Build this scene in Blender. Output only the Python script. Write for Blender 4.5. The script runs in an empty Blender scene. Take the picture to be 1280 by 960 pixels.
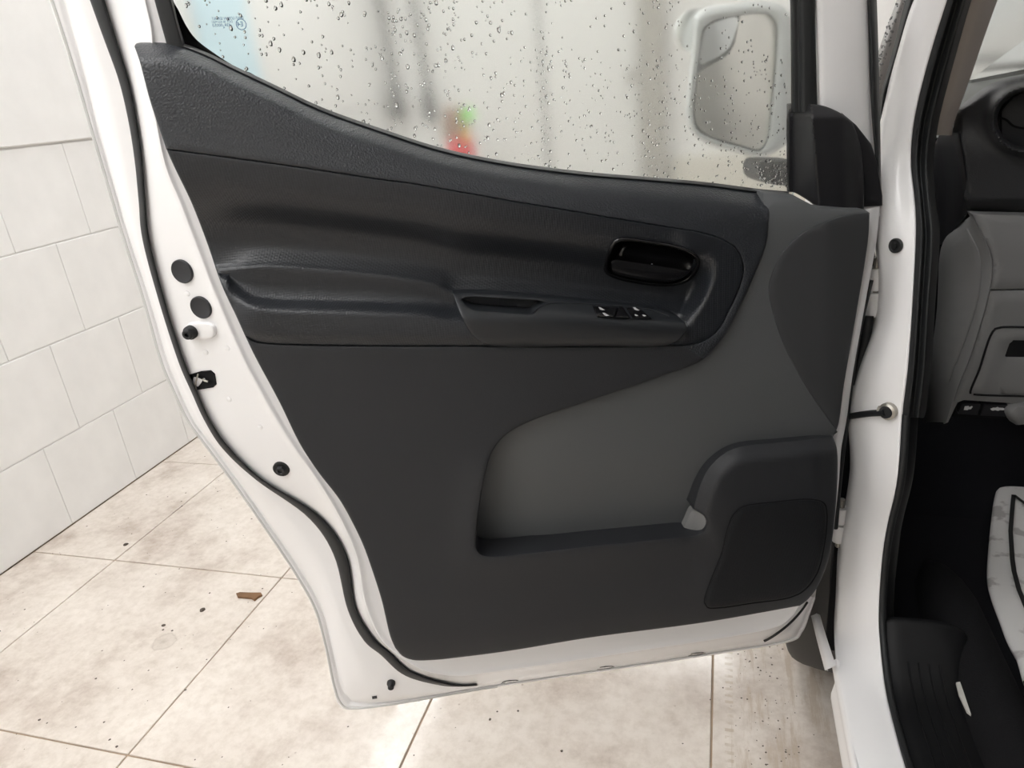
import bpy, math, random
import numpy as np
from mathutils import Vector, Matrix
from mathutils.bvhtree import BVHTree
from mathutils.geometry import delaunay_2d_cdt

random.seed(4)
rng = np.random.default_rng(4)
scene = bpy.context.scene

# ------------------------------------------------------------------ camera
F = 887.0                                   # focal length in pixels of the 1280x960 frame
CAM = np.array([0.0, 0.0, 1.30])            # eye height
_v1 = np.array([265.0, -395.0, F]); _v1 /= np.linalg.norm(_v1)      # direction of the van's length (+Y)
_v3 = np.array([227.0, 2145.0, F]); _v3 -= _v1 * (_v1 @ _v3); _v3 /= np.linalg.norm(_v3)   # straight down
RM = np.array([np.cross(_v1, -_v3), _v1, -_v3])                     # camera -> world
cam_data = bpy.data.cameras.new('camera')
cam_data.sensor_width = 36.0
cam_data.lens = F / 1280.0 * 36.0
cam_data.clip_start = 0.02
cam = bpy.data.objects.new('camera', cam_data)
scene.collection.objects.link(cam)
_m = np.eye(4)
_m[:3, 0] = RM[:, 0]; _m[:3, 1] = -RM[:, 1]; _m[:3, 2] = -RM[:, 2]; _m[:3, 3] = CAM
cam.matrix_world = Matrix(_m.tolist())
scene.camera = cam

# ------------------------------------------------------------------ world, exposure
world = bpy.data.worlds.new('world'); scene.world = world
world.use_nodes = True
world.node_tree.nodes['Background'].inputs[0].default_value = (0.8, 0.85, 0.9, 1)
world.node_tree.nodes['Background'].inputs[1].default_value = 0.25
scene.view_settings.view_transform = 'Standard'
scene.view_settings.look = 'None'
scene.view_settings.gamma = 1.0
scene.view_settings.use_curve_mapping = False
scene.view_settings.exposure = 0.12
LAMP = 11.0                                  # emission of the LED diffusers
scene.cycles.max_bounces = 10
scene.cycles.diffuse_bounces = 5
scene.cycles.transmission_bounces = 10
scene.cycles.caustics_refractive = True
scene.cycles.sample_clamp_indirect = 6.0

# ------------------------------------------------------------------ measuring helpers
def ray(px, py):
    return RM @ np.array([(px - 640.0) / F, (py - 480.0) / F, 1.0])
def onX(px, py, X):
    d = ray(px, py); return CAM + d * ((X - CAM[0]) / d[0])
def onY(px, py, Y):
    d = ray(px, py); return CAM + d * ((Y - CAM[1]) / d[1])
def onZ(px, py, Z):
    d = ray(px, py); return CAM + d * ((Z - CAM[2]) / d[2])
OPEN = math.radians(68.0)                    # the door stands open by 68 degrees
DU = np.array([math.sin(OPEN), math.cos(OPEN), 0.0])     # along the door towards its hinges
DN = np.array([math.cos(OPEN), -math.sin(OPEN), 0.0])    # out of the inner face of the door
HINGE = CAM + ray(1060, 600) * 1.16
def D(px, py, w=0.0):                        # point of the door at height w over its inner plane
    d = ray(px, py)
    t = ((HINGE + DN * w - CAM) @ DN) / (d @ DN)
    return CAM + d * t
def DA(P, w):                                # arrays
    return np.array([D(x, y, ww) for (x, y), ww in zip(P, w)])

# ------------------------------------------------------------------ materials
def new_mat(name):
    m = bpy.data.materials.new(name); m.use_nodes = True
    nt = m.node_tree; nt.nodes.clear()
    out = nt.nodes.new('ShaderNodeOutputMaterial')
    return m, nt, out
def N(nt, typ, **kw):
    n = nt.nodes.new(typ)
    for k, v in kw.items():
        if k.startswith('i_'):
            n.inputs[k[2:].replace('_', ' ')].default_value = v
        else:
            setattr(n, k, v)
    return n
def ramp(nt, fac, stops):
    r = nt.nodes.new('ShaderNodeValToRGB')
    nt.links.new(fac, r.inputs[0])
    e = r.color_ramp.elements
    while len(e) < len(stops): e.new(0.5)
    for i, (p, c) in enumerate(stops):
        e[i].position = p; e[i].color = (*c, 1) if len(c) == 3 else c
    return r
def plain(name, col, rough=0.5, metal=0.0, coat=0.0, grain=0.0, gscale=900.0, var=0.0, pattern='noise', spec=0.5):
    m, nt, out = new_mat(name)
    b = N(nt, 'ShaderNodeBsdfPrincipled')
    b.inputs['Base Color'].default_value = (*col, 1)
    b.inputs['Roughness'].default_value = rough
    b.inputs['Metallic'].default_value = metal
    b.inputs['Coat Weight'].default_value = coat
    b.inputs['Coat Roughness'].default_value = 0.08
    b.inputs['Specular IOR Level'].default_value = spec
    nt.links.new(b.outputs[0], out.inputs[0])
    tc = N(nt, 'ShaderNodeTexCoord')
    if var > 0:
        no = N(nt, 'ShaderNodeTexNoise'); no.inputs['Scale'].default_value = 9.0; no.inputs['Detail'].default_value = 5
        nt.links.new(tc.outputs['Object'], no.inputs['Vector'])
        lo = tuple(c * (1 - var) for c in col); hi = tuple(min(1, c * (1 + var)) for c in col)
        r = ramp(nt, no.outputs[0], [(0.3, lo), (0.7, hi)])
        nt.links.new(r.outputs[0], b.inputs['Base Color'])
    if grain > 0:
        if pattern == 'noise':
            t = N(nt, 'ShaderNodeTexNoise'); t.inputs['Scale'].default_value = gscale; t.inputs['Detail'].default_value = 2
        else:
            t = N(nt, 'ShaderNodeTexVoronoi'); t.inputs['Scale'].default_value = gscale; t.inputs['Randomness'].default_value = 0.15 if pattern == 'mesh' else 1.0
        nt.links.new(tc.outputs['Object'], t.inputs['Vector'])
        bu = N(nt, 'ShaderNodeBump'); bu.inputs['Strength'].default_value = grain; bu.inputs['Distance'].default_value = 0.001
        nt.links.new(t.outputs[0], bu.inputs['Height'])
        nt.links.new(bu.outputs[0], b.inputs['Normal'])
    return m
M = {}
M['paint'] = plain('white_paint', (0.85, 0.845, 0.85), 0.32, coat=0.35)
M['pad'] = plain('black_leather_grain_plastic', (0.0222, 0.0250, 0.0300), 0.40, grain=0.55, gscale=420, pattern='voronoi', spec=0.5)
M['inlay'] = plain('black_mesh_embossed_plastic', (0.0150, 0.0170, 0.0208), 0.36, grain=0.45, gscale=330, pattern='mesh', spec=0.45)
M['lower'] = plain('charcoal_plastic', (0.0198, 0.0212, 0.0245), 0.58, grain=0.35, gscale=800, spec=0.4)
M['grey'] = plain('mid_grey_plastic', (0.090, 0.094, 0.098), 0.46, grain=0.25, gscale=900, spec=0.4)
M['insert'] = plain('dark_grey_flat_insert', (0.044, 0.046, 0.049), 0.65, grain=0.2, gscale=1100, spec=0.3)
M['switchp'] = plain('satin_black_plastic', (0.0175, 0.0195, 0.0225), 0.36, spec=0.45)
M['gloss'] = plain('gloss_black_plastic', (0.007, 0.007, 0.008), 0.25, spec=0.45)
M['black'] = plain('matt_black_plastic', (0.012, 0.012, 0.014), 0.45, spec=0.4)
M['kick'] = plain('black_step_plastic', (0.004, 0.0043, 0.005), 0.55, spec=0.25)
M['deep'] = plain('dull_black_plastic', (0.006, 0.006, 0.007), 0.8, spec=0.2)
M['rubber'] = plain('black_rubber', (0.012, 0.013, 0.014), 0.55, spec=0.4)
M['plug'] = plain('dark_rubber_plug', (0.022, 0.023, 0.026), 0.6)
M['grille'] = plain('black_speaker_cloth', (0.008, 0.009, 0.011), 0.7, grain=0.5, gscale=520, pattern='mesh', spec=0.25)
M['steel'] = plain('dull_steel', (0.42, 0.40, 0.36), 0.4, metal=0.9, var=0.2)
M['icon'] = plain('white_print', (0.5, 0.5, 0.5), 0.5)
M['beige'] = plain('taupe_pillar_plastic', (0.42, 0.375, 0.34), 0.6, grain=0.2, gscale=700)
M['dash'] = plain('black_dash_plastic', (0.029, 0.030, 0.033), 0.48, grain=0.3, gscale=700, spec=0.45)
M['dashgrey'] = plain('dark_grey_dash_plastic', (0.165, 0.165, 0.166), 0.46, grain=0.3, gscale=700, spec=0.4)
M['dashtop'] = plain('grey_green_dash_top', (0.12, 0.125, 0.12), 0.5)
M['carpet'] = plain('black_carpet', (0.010, 0.010, 0.012), 0.95, grain=1.0, gscale=500, spec=0.1)
M['tyre'] = plain('grey_black_tyre', (0.05, 0.048, 0.046), 0.7, grain=0.3, gscale=200)
M['wallpaint'] = plain('white_wall_paint', (0.86, 0.855, 0.845), 0.5, var=0.03, grain=0.15, gscale=60)
M['mortar'] = plain('joint_paint', (0.80, 0.79, 0.775), 0.7)
M['ceiling'] = plain('ceiling_white', (0.8, 0.8, 0.79), 0.8)
M['backwall'] = plain('cream_wall', (0.70, 0.67, 0.60), 0.7)
M['wetpillar'] = plain('grey_wet_moulding', (0.35, 0.34, 0.33), 0.3)
M['hose'] = plain('grey_hose', (0.16, 0.16, 0.155), 0.6)
M['blue'] = plain('pale_blue_door', (0.62, 0.83, 0.93), 0.5)
M['column'] = plain('grey_column', (0.42, 0.40, 0.36), 0.6)
M['sealgrey'] = plain('clear_hem_sealer', (0.60, 0.60, 0.59), 0.35)
M['red'] = plain('red_plastic', (0.75, 0.03, 0.04), 0.4)
M['brown'] = plain('brown_bristle', (0.32, 0.20, 0.14), 0.8)
M['yellow'] = plain('yellow_plastic', (0.75, 0.45, 0.06), 0.5)
M['green'] = plain('green_plastic', (0.25, 0.75, 0.12), 0.5)
M['panelwhite'] = plain('white_door_enamel', (0.78, 0.78, 0.76), 0.5)
M['rust'] = plain('rusty_brown', (0.16, 0.085, 0.04), 0.8, var=0.5)
M['grit'] = plain('grit', (0.10, 0.08, 0.065), 0.9)
M['painted_glint'] = plain('pale_glint', (0.55, 0.54, 0.50), 0.5)  # pale tone that stands in for a glint on the sill trim

def make_glass():
    m, nt, out = new_mat('misted_glass')
    rf = N(nt, 'ShaderNodeBsdfRefraction'); rf.inputs['Roughness'].default_value = 0.13; rf.inputs['IOR'].default_value = 1.45
    rf.inputs['Color'].default_value = (0.97, 0.985, 0.975, 1)
    tr = N(nt, 'ShaderNodeBsdfTranslucent'); tr.inputs['Color'].default_value = (0.95, 0.95, 0.92, 1)
    df = N(nt, 'ShaderNodeBsdfDiffuse'); df.inputs['Color'].default_value = (0.95, 0.95, 0.93, 1)
    gl = N(nt, 'ShaderNodeBsdfGlossy'); gl.inputs['Roughness'].default_value = 0.04
    m0 = N(nt, 'ShaderNodeMixShader'); m0.inputs[0].default_value = 0.45
    nt.links.new(tr.outputs[0], m0.inputs[1]); nt.links.new(df.outputs[0], m0.inputs[2])
    m1 = N(nt, 'ShaderNodeMixShader'); m1.inputs[0].default_value = 0.13
    nt.links.new(rf.outputs[0], m1.inputs[1]); nt.links.new(m0.outputs[0], m1.inputs[2])
    fr = N(nt, 'ShaderNodeFresnel'); fr.inputs[0].default_value = 1.2
    m2 = N(nt, 'ShaderNodeMixShader')
    nt.links.new(fr.outputs[0], m2.inputs[0]); nt.links.new(m1.outputs[0], m2.inputs[1]); nt.links.new(gl.outputs[0], m2.inputs[2])
    nt.links.new(m2.outputs[0], out.inputs[0])
    return m
M['glass'] = make_glass()
def make_water():
    m, nt, out = new_mat('water')
    b = N(nt, 'ShaderNodeBsdfGlass'); b.inputs['IOR'].default_value = 1.33; b.inputs['Roughness'].default_value = 0.0
    nt.links.new(b.outputs[0], out.inputs[0]); return m
M['water'] = make_water()
def make_mirror(name, col):
    return plain(name, col, 0.28, metal=1.0)
M['mirror'] = make_mirror('mirror_silver', (0.95, 0.92, 0.86))
M['mirror2'] = make_mirror('convex_mirror_silver', (0.96, 0.98, 0.98))
def make_lamp():
    m, nt, out = new_mat('led_diffuser')
    e = N(nt, 'ShaderNodeEmission'); e.inputs[0].default_value = (1.0, 0.993, 0.985, 1); e.inputs[1].default_value = LAMP
    nt.links.new(e.outputs[0], out.inputs[0]); return m
M['lamp'] = make_lamp()
def make_tile():
    m, nt, out = new_mat('stone_look_floor_tile')
    b = N(nt, 'ShaderNodeBsdfPrincipled')
    tc = N(nt, 'ShaderNodeNewGeometry')
    def noise(scale, detail=5, rough=0.6, vec=None):
        n = N(nt, 'ShaderNodeTexNoise'); n.inputs['Scale'].default_value = scale
        n.inputs['Detail'].default_value = detail; n.inputs['Roughness'].default_value = rough
        nt.links.new(vec or tc.outputs['Position'], n.inputs['Vector']); return n
    def mix(a, bb, fac, typ='MIX'):
        x = N(nt, 'ShaderNodeMixRGB', blend_type=typ)
        for s, i in ((fac, 0), (a, 1), (bb, 2)):
            if isinstance(s, (int, float)): x.inputs[i].default_value = s
            elif isinstance(s, tuple): x.inputs[i].default_value = (*s, 1)
            else: nt.links.new(s, x.inputs[i])
        return x.outputs[0]
    def math_(op, a, bb=0.0, c=None):
        x = N(nt, 'ShaderNodeMath', operation=op)
        for s, i in ((a, 0), (bb, 1)) + (((c, 2),) if c is not None else ()):
            if isinstance(s, (int, float)): x.inputs[i].default_value = s
            else: nt.links.new(s, x.inputs[i])
        return x.outputs[0]
    big = ramp(nt, noise(3.4, 10, 0.66).outputs[0], [(0.34, (0.49, 0.42, 0.365)), (0.49, (0.675, 0.615, 0.555)), (0.66, (0.76, 0.705, 0.645))]).outputs[0]
    fine = ramp(nt, noise(38, 4, 0.7).outputs[0], [(0.33, (0.86, 0.84, 0.82)), (0.58, (1, 1, 1))]).outputs[0]
    col = mix(big, fine, 0.8, 'MULTIPLY')
    # small dark grit stains
    vo = N(nt, 'ShaderNodeTexVoronoi'); vo.inputs['Scale'].default_value = 26
    nt.links.new(tc.outputs['Position'], vo.inputs['Vector'])
    sp = ramp(nt, vo.outputs['Distance'], [(0.045, (1, 1, 1)), (0.085, (0, 0, 0))]).outputs[0]
    gate = ramp(nt, noise(3.1, 3).outputs[0], [(0.52, (0, 0, 0)), (0.62, (1, 1, 1))]).outputs[0]
    col = mix(col, (0.33, 0.27, 0.22), math_('MULTIPLY', math_('MULTIPLY', sp, gate), 0.75))
    # dried tyre tracks running along the van
    sx = N(nt, 'ShaderNodeSeparateXYZ'); nt.links.new(tc.outputs['Position'], sx.inputs[0])
    mp = N(nt, 'ShaderNodeMapping'); mp.inputs['Scale'].default_value = (34, 5.0, 1)
    nt.links.new(tc.outputs['Position'], mp.inputs[0])
    streak = ramp(nt, noise(1.0, 6, 0.7, mp.outputs[0]).outputs[0], [(0.50, (0, 0, 0)), (0.60, (1, 1, 1))]).outputs[0]
    band = math_('MULTIPLY', math_('GREATER_THAN', sx.outputs[0], 0.035), math_('LESS_THAN', sx.outputs[0], 0.32))
    col = mix(col, (0.48, 0.39, 0.30), math_('MULTIPLY', math_('MULTIPLY', streak, band), 0.6))
    tread = math_('GREATER_THAN', math_('SINE', math_('MULTIPLY', sx.outputs[1], 330.0)), 0.25)
    tb = math_('MULTIPLY', math_('GREATER_THAN', sx.outputs[0], 0.022), math_('LESS_THAN', sx.outputs[0], 0.040))
    tn = ramp(nt, noise(25, 3).outputs[0], [(0.42, (0, 0, 0)), (0.55, (1, 1, 1))]).outputs[0]
    col = mix(col, (0.50, 0.42, 0.33), math_('MULTIPLY', math_('MULTIPLY', math_('MULTIPLY', tread, tb), tn), 0.7))
    # one round dried drip stain
    vd = N(nt, 'ShaderNodeVectorMath', operation='DISTANCE'); vd.inputs[1].default_value = (-1.455, 1.189, 0)
    nt.links.new(tc.outputs['Position'], vd.inputs[0])
    wob = math_('ADD', vd.outputs['Value'], math_('MULTIPLY', math_('SUBTRACT', noise(30).outputs[0], 0.5), 0.03))
    ring = ramp(nt, wob, [(0.0, (0.75, 0.75, 0.75)), (0.012, (0.35, 0.35, 0.35)), (0.027, (0.25, 0.25, 0.25)), (0.031, (0.6, 0.6, 0.6)), (0.036, (0, 0, 0))]).outputs[0]
    col = mix(col, (0.33, 0.28, 0.23), math_('MULTIPLY', ring, 0.7))
    nt.links.new(col, b.inputs['Base Color'])
    rr = ramp(nt, noise(5.0, 5).outputs[0], [(0.35, (0.06, 0.06, 0.06)), (0.7, (0.22, 0.22, 0.22))]).outputs[0]
    nt.links.new(rr, b.inputs['Roughness'])
    b.inputs['Specular IOR Level'].default_value = 0.5
    bu = N(nt, 'ShaderNodeBump'); bu.inputs['Strength'].default_value = 0.05; bu.inputs['Distance'].default_value = 0.002
    nt.links.new(noise(30, 4).outputs[0], bu.inputs['Height']); nt.links.new(bu.outputs[0], b.inputs['Normal'])
    nt.links.new(b.outputs[0], out.inputs[0])
    return m
M['tile'] = make_tile()
M['grout'] = plain('brown_grout', (0.36, 0.27, 0.19), 0.8, var=0.25)
def make_paper():
    m, nt, out = new_mat('crumpled_paper')
    b = N(nt, 'ShaderNodeBsdfPrincipled'); b.inputs['Roughness'].default_value = 0.8
    tc = N(nt, 'ShaderNodeNewGeometry')
    no = N(nt, 'ShaderNodeTexNoise'); no.inputs['Scale'].default_value = 22; no.inputs['Detail'].default_value = 4
    nt.links.new(tc.outputs['Position'], no.inputs['Vector'])
    r = ramp(nt, no.outputs[0], [(0.40, (0.42, 0.40, 0.40)), (0.47, (0.66, 0.65, 0.64))])
    nt.links.new(r.outputs[0], b.inputs['Base Color'])
    nt.links.new(b.outputs[0], out.inputs[0]); return m
M['paper'] = make_paper()
M['ink'] = plain('black_ink', (0.012, 0.012, 0.012), 0.7)

# ------------------------------------------------------------------ object helpers
COL = scene.collection
def link(o):
    COL.objects.link(o); return o
def thing(name, loc, label, cat, group=None):
    o = link(bpy.data.objects.new(name, None)); o.location = tuple(loc); o.empty_display_size = 0.05
    o['label'] = label; o['category'] = cat
    if group: o['group'] = group
    return o
def tag(o, label, cat, group=None):
    o['label'] = label; o['category'] = cat
    if group: o['group'] = group
    return o
def base_of(o):
    b = np.zeros(3)
    while o is not None:
        b += np.array(o.location); o = o.parent
    return b
def mesh_obj(name, verts, faces, mat, parent=None, smooth=True, loc=None, mats=None, fmat=None):
    verts = np.asarray(verts, float)
    b = base_of(parent)
    if loc is not None and parent is None: b = np.asarray(loc, float)
    me = bpy.data.meshes.new(name)
    me.from_pydata([tuple(v) for v in (verts - b)], [], [tuple(int(i) for i in f) for f in faces])
    me.update()
    for mm in (mats or [mat]): me.materials.append(M[mm])
    if fmat is not None: me.polygons.foreach_set('material_index', [int(i) for i in fmat])
    if smooth: me.polygons.foreach_set('use_smooth', [True] * len(me.polygons))
    o = link(bpy.data.objects.new(name, me))
    if parent is not None: o.parent = parent
    elif loc is not None: o.location = tuple(loc)
    return o
def autosmooth(o, deg=35):
    me = o.data
    me.polygons.foreach_set('use_smooth', [True] * len(me.polygons))
    me.set_sharp_from_angle(angle=math.radians(deg))
    return o
def shared(name, me, mat, parent, loc=(0, 0, 0)):
    o = link(bpy.data.objects.new(name, me)); o.parent = parent; o.location = loc
    return o

def curve(pts, step=4.0, smooth=True):
    """an open curve through the points (any dimension), resampled"""
    P = np.asarray(pts, float)
    if len(P) < 3 or not smooth:
        out = [P[0]]
        for a, b in zip(P[:-1], P[1:]):
            n = max(1, int(np.linalg.norm(b - a) / step))
            out += [a + (b - a) * (k + 1) / n for k in range(n)]
        return np.array(out)
    out = [P[0]]
    E_ = np.vstack([2 * P[0] - P[1], P, 2 * P[-1] - P[-2]])
    for i in range(1, len(E_) - 2):
        p0, p1, p2, p3 = E_[i - 1], E_[i], E_[i + 1], E_[i + 2]
        t0 = 0; t1 = t0 + max(1e-6, np.linalg.norm(p1 - p0)) ** .5; t2 = t1 + max(1e-6, np.linalg.norm(p2 - p1)) ** .5; t3 = t2 + max(1e-6, np.linalg.norm(p3 - p2)) ** .5
        n = max(1, int(np.linalg.norm(p2 - p1) / step))
        for k in range(1, n + 1):
            t = t1 + (t2 - t1) * k / n
            a1 = (t1 - t) / (t1 - t0) * p0 + (t - t0) / (t1 - t0) * p1
            a2 = (t2 - t) / (t2 - t1) * p1 + (t - t1) / (t2 - t1) * p2
            a3 = (t3 - t) / (t3 - t2) * p2 + (t - t2) / (t3 - t2) * p3
            b1 = (t2 - t) / (t2 - t0) * a1 + (t - t0) / (t2 - t0) * a2
            b2 = (t3 - t) / (t3 - t1) * a2 + (t - t1) / (t3 - t1) * a3
            out.append((t2 - t) / (t2 - t1) * b1 + (t - t1) / (t2 - t1) * b2)
    return np.array(out)
def ring(pts, step=4.0):
    """closed smooth loop"""
    P = np.asarray(pts, float); n = len(P)
    E_ = np.vstack([P[-2:], P, P[:3]])
    c = curve(E_, step)
    # cut the piece from P[0] back to P[0]
    d = np.linalg.norm(c - P[0], axis=1); idx = np.where(d < 1e-6)[0]
    return c[idx[0]:idx[-1]]
def join(*cs):
    out = []
    for c in cs:
        for p in c:
            if not out or np.linalg.norm(np.asarray(p) - out[-1]) > 0.05: out.append(np.asarray(p, float))
    if np.linalg.norm(out[0] - out[-1]) < 0.05: out.pop()
    return np.array(out)
def inside(P, poly):
    P = np.asarray(P); x, y = P[:, 0], P[:, 1]; r = np.zeros(len(P), bool)
    x1, y1 = poly[:, 0], poly[:, 1]; x2, y2 = np.roll(x1, -1), np.roll(y1, -1)
    for a, b, c, d in zip(x1, y1, x2, y2):
        if b == d: continue
        r ^= ((b > y) != (d > y)) & (x < (c - a) * (y - b) / (d - b) + a)
    return r
def dist(P, line, closed=True):
    P = np.asarray(P, float); A = line if closed else line[:-1]; B = np.roll(line, -1, 0) if closed else line[1:]
    best = np.full(len(P), 1e9)
    for a, b in zip(A, B):
        ab = b - a; L = ab @ ab
        t = np.clip(((P - a) @ ab) / L, 0, 1) if L > 0 else np.zeros(len(P))
        q = a + t[:, None] * ab
        best = np.minimum(best, np.hypot(*(P - q).T))
    return best
def sstep(x):
    x = np.clip(x, 0, 1); return x * x * (3 - 2 * x)

def region(name, poly, wfun, mat, parent, step=6.0, edge=3.0, drop=0.004, skirt=0.02, holes=(), smooth=True, soft=None):
    """a moulded panel: outline traced on the door, surface height wfun over the door plane, rolled edge and turned-back rim"""
    loops = [poly] + list(holes)
    pts = [p for l in loops for p in l]
    seg = []; k = 0
    for l in loops:
        seg += [(k + i, k + (i + 1) % len(l)) for i in range(len(l))]; k += len(l)
    nb = len(pts)
    mn, mx = poly.min(0), poly.max(0)
    gx, gy = np.meshgrid(np.arange(mn[0], mx[0], step), np.arange(mn[1], mx[1], step))
    G = np.column_stack([gx.ravel(), gy.ravel()]); G[:, 0] += (np.round(G[:, 1] / step) % 2) * step / 2
    G = G[inside(G, poly)]
    for h in holes: G = G[~inside(G, h)]
    dd = np.min([dist(G, l) for l in loops], 0)
    G = G[dd > edge + step * 0.45]
    extra = []
    for l in loops:
        tn = np.roll(l, -1, 0) - np.roll(l, 1, 0); tn /= np.maximum(1e-9, np.linalg.norm(tn, axis=1))[:, None]
        nn = np.column_stack([-tn[:, 1], tn[:, 0]])
        for fr in (0.35, 1.0):
            for s in (1, -1):
                q = l + nn * s * edge * fr
                extra.append(q)
    X = np.vstack(extra); ok = inside(X, poly)
    for h in holes: ok &= ~inside(X, h)
    X = X[ok]; X = X[np.min([dist(X, l) for l in loops], 0) > edge * 0.3]
    allp = np.vstack([np.array(pts), G, X])
    vs, es, fs, ov, oe, of = delaunay_2d_cdt([Vector(p) for p in allp], seg, [], 0, 1e-4)
    V2 = np.array([tuple(v) for v in vs]); T = np.array(fs)
    cen = V2[T].mean(1); keep = inside(cen, poly)
    for h in holes: keep &= ~inside(cen, h)
    T = T[keep]
    d = np.min([dist(V2, l) for l in loops], 0)
    if soft is not None:
        hard = [p for p in zip(poly, np.roll(poly, -1, 0)) if not (dist([p[0], p[1]], soft, closed=False) < 1.0).all()]
        d = np.min([dist(V2, np.array(p), closed=False) for p in hard] + [dist(V2, l) for l in holes], 0)
    w = wfun(V2[:, 0], V2[:, 1]) - drop * (1 - np.sqrt(np.clip(1 - (1 - np.clip(d / edge, 0, 1)) ** 2, 0, 1)))
    W = DA(V2, w)
    # orientation towards the camera
    a, b, c = W[T[:, 0]], W[T[:, 1]], W[T[:, 2]]
    nrm = np.cross(b - a, c - a) @ DN
    T[nrm < 0] = T[nrm < 0][:, ::-1]
    faces = [tuple(t) for t in T]
    cnt = {}
    for t in T:
        for i in range(3):
            e = (t[i], t[(i + 1) % 3]); cnt[(min(e), max(e))] = cnt.get((min(e), max(e)), []) + [e]
    back = {}; vl = list(W)
    for kx, es_ in cnt.items():
        if len(es_) == 1:
            i, j = es_[0]
            for q in (i, j):
                if q not in back:
                    back[q] = len(vl); vl.append(W[q] - DN * skirt)
            faces.append((j, i, back[i], back[j]))
    o = mesh_obj(name, np.array(vl), faces, mat, parent)
    if smooth: autosmooth(o, 50)
    return o
def slab(name, poly, w, th, mat, parent):
    """a flat plate between two parallel faces"""
    n = len(poly)
    vs, es, fs, *_ = delaunay_2d_cdt([Vector(p) for p in poly], [(i, (i + 1) % n) for i in range(n)], [], 0, 1e-4)
    V2 = np.array([tuple(v) for v in vs]); T = np.array(fs); T = T[inside(V2[T].mean(1), poly)]
    A = DA(V2, [w] * len(V2)); B = A - DN * th
    nrm = np.cross(A[T[:, 1]] - A[T[:, 0]], A[T[:, 2]] - A[T[:, 0]]) @ DN
    T[nrm < 0] = T[nrm < 0][:, ::-1]
    m = len(A); faces = [tuple(t) for t in T] + [tuple(t[::-1] + m) for t in T]
    cnt = {}
    for t in T:
        for i in range(3):
            e = (t[i], t[(i + 1) % 3]); k = (min(e), max(e)); cnt[k] = None if k in cnt else e
    faces += [(e[1], e[0], e[0] + m, e[1] + m) for e in cnt.values() if e]
    o = mesh_obj(name, np.vstack([A, B]), faces, mat, parent, smooth=False)
    return o
def grid(name, rows, mat, parent=None, across=3, along=None, smooth=True, ang=None, flip=False, close=False):
    """a surface lofted through rails; rows[i] is a rail of 3D points; cubic across rails when across > 1"""
    R_ = np.array([np.asarray(r, float) for r in rows])
    if along:
        R_ = np.array([curve(r, along) if False else r for r in R_])
    if across > 1 and len(R_) > 2:
        n = len(R_); out = []
        E_ = np.concatenate([[2 * R_[0] - R_[1]], R_, [2 * R_[-1] - R_[-2]]])
        for i in range(1, n):
            p0, p1, p2, p3 = E_[i - 1], E_[i], E_[i + 1], E_[i + 2]
            for k in range(across):
                t = k / across
                m1 = (p2 - p0) * .35; m2 = (p3 - p1) * .35
                out.append((2 * t**3 - 3 * t**2 + 1) * p1 + (t**3 - 2 * t**2 + t) * m1 + (-2 * t**3 + 3 * t**2) * p2 + (t**3 - t**2) * m2)
        out.append(R_[-1]); R_ = np.array(out)
    n, m = R_.shape[:2]
    faces = []
    for i in range(n - 1 + (1 if close else 0)):
        for j in range(m - 1):
            a, b, c, d = i * m + j, i * m + j + 1, ((i + 1) % n) * m + j + 1, ((i + 1) % n) * m + j
            faces.append((a, b, c, d) if not flip else (d, c, b, a))
    o = mesh_obj(name, R_.reshape(-1, 3), faces, mat, parent, smooth=smooth)
    if ang: autosmooth(o, ang)
    return o
def resample(rails, n):
    """rails of pixel key points with the same number of stations -> n samples each, cubic in station index"""
    out = []
    for r in rails:
        P = np.asarray(r, float); k = len(P)
        E_ = np.vstack([2 * P[0] - P[1], P, 2 * P[-1] - P[-2]])
        q = []
        for s in np.linspace(0, k - 1, n):
            i = min(int(s), k - 2); t = s - i
            p0, p1, p2, p3 = E_[i], E_[i + 1], E_[i + 2], E_[i + 3]
            m1, m2 = (p2 - p0) / 2, (p3 - p1) / 2
            q.append((2 * t**3 - 3 * t**2 + 1) * p1 + (t**3 - 2 * t**2 + t) * m1 + (-2 * t**3 + 3 * t**2) * p2 + (t**3 - t**2) * m2)
        out.append(np.array(q))
    return out
def tube(name, path, rad, mat, parent=None, seg=10, loc=None, caps=True):
    P = np.asarray(path, float); n = len(P)
    rad = np.full(n, rad) if np.isscalar(rad) else np.asarray(rad)
    t = np.gradient(P, axis=0); t /= np.linalg.norm(t, axis=1)[:, None]
    up = np.array([0, 0, 1.0]) if abs(t[0][2]) < .9 else np.array([1.0, 0, 0])
    V, Fc = [], []
    for i in range(n):
        a = np.cross(t[i], up); a /= np.linalg.norm(a); b = np.cross(a, t[i]); up = b
        for k in range(seg):
            q = 2 * math.pi * k / seg
            V.append(P[i] + rad[i] * (math.cos(q) * a + math.sin(q) * b))
    for i in range(n - 1):
        for k in range(seg):
            Fc.append((i * seg + k, i * seg + (k + 1) % seg, (i + 1) * seg + (k + 1) % seg, (i + 1) * seg + k))
    if caps:
        Fc.append(tuple(range(seg))[::-1]); Fc.append(tuple((n - 1) * seg + k for k in range(seg)))
    o = mesh_obj(name, V, Fc, mat, parent, loc=loc); autosmooth(o, 45); return o
def frame_from(nrm):
    nrm = np.asarray(nrm, float) / np.linalg.norm(nrm)
    a = np.cross(nrm, [0, 0, 1.0]); a = a / np.linalg.norm(a) if np.linalg.norm(a) > 1e-3 else np.array([1.0, 0, 0])
    return a, np.cross(a, nrm) * -1 if False else np.cross(nrm, a), nrm
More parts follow.
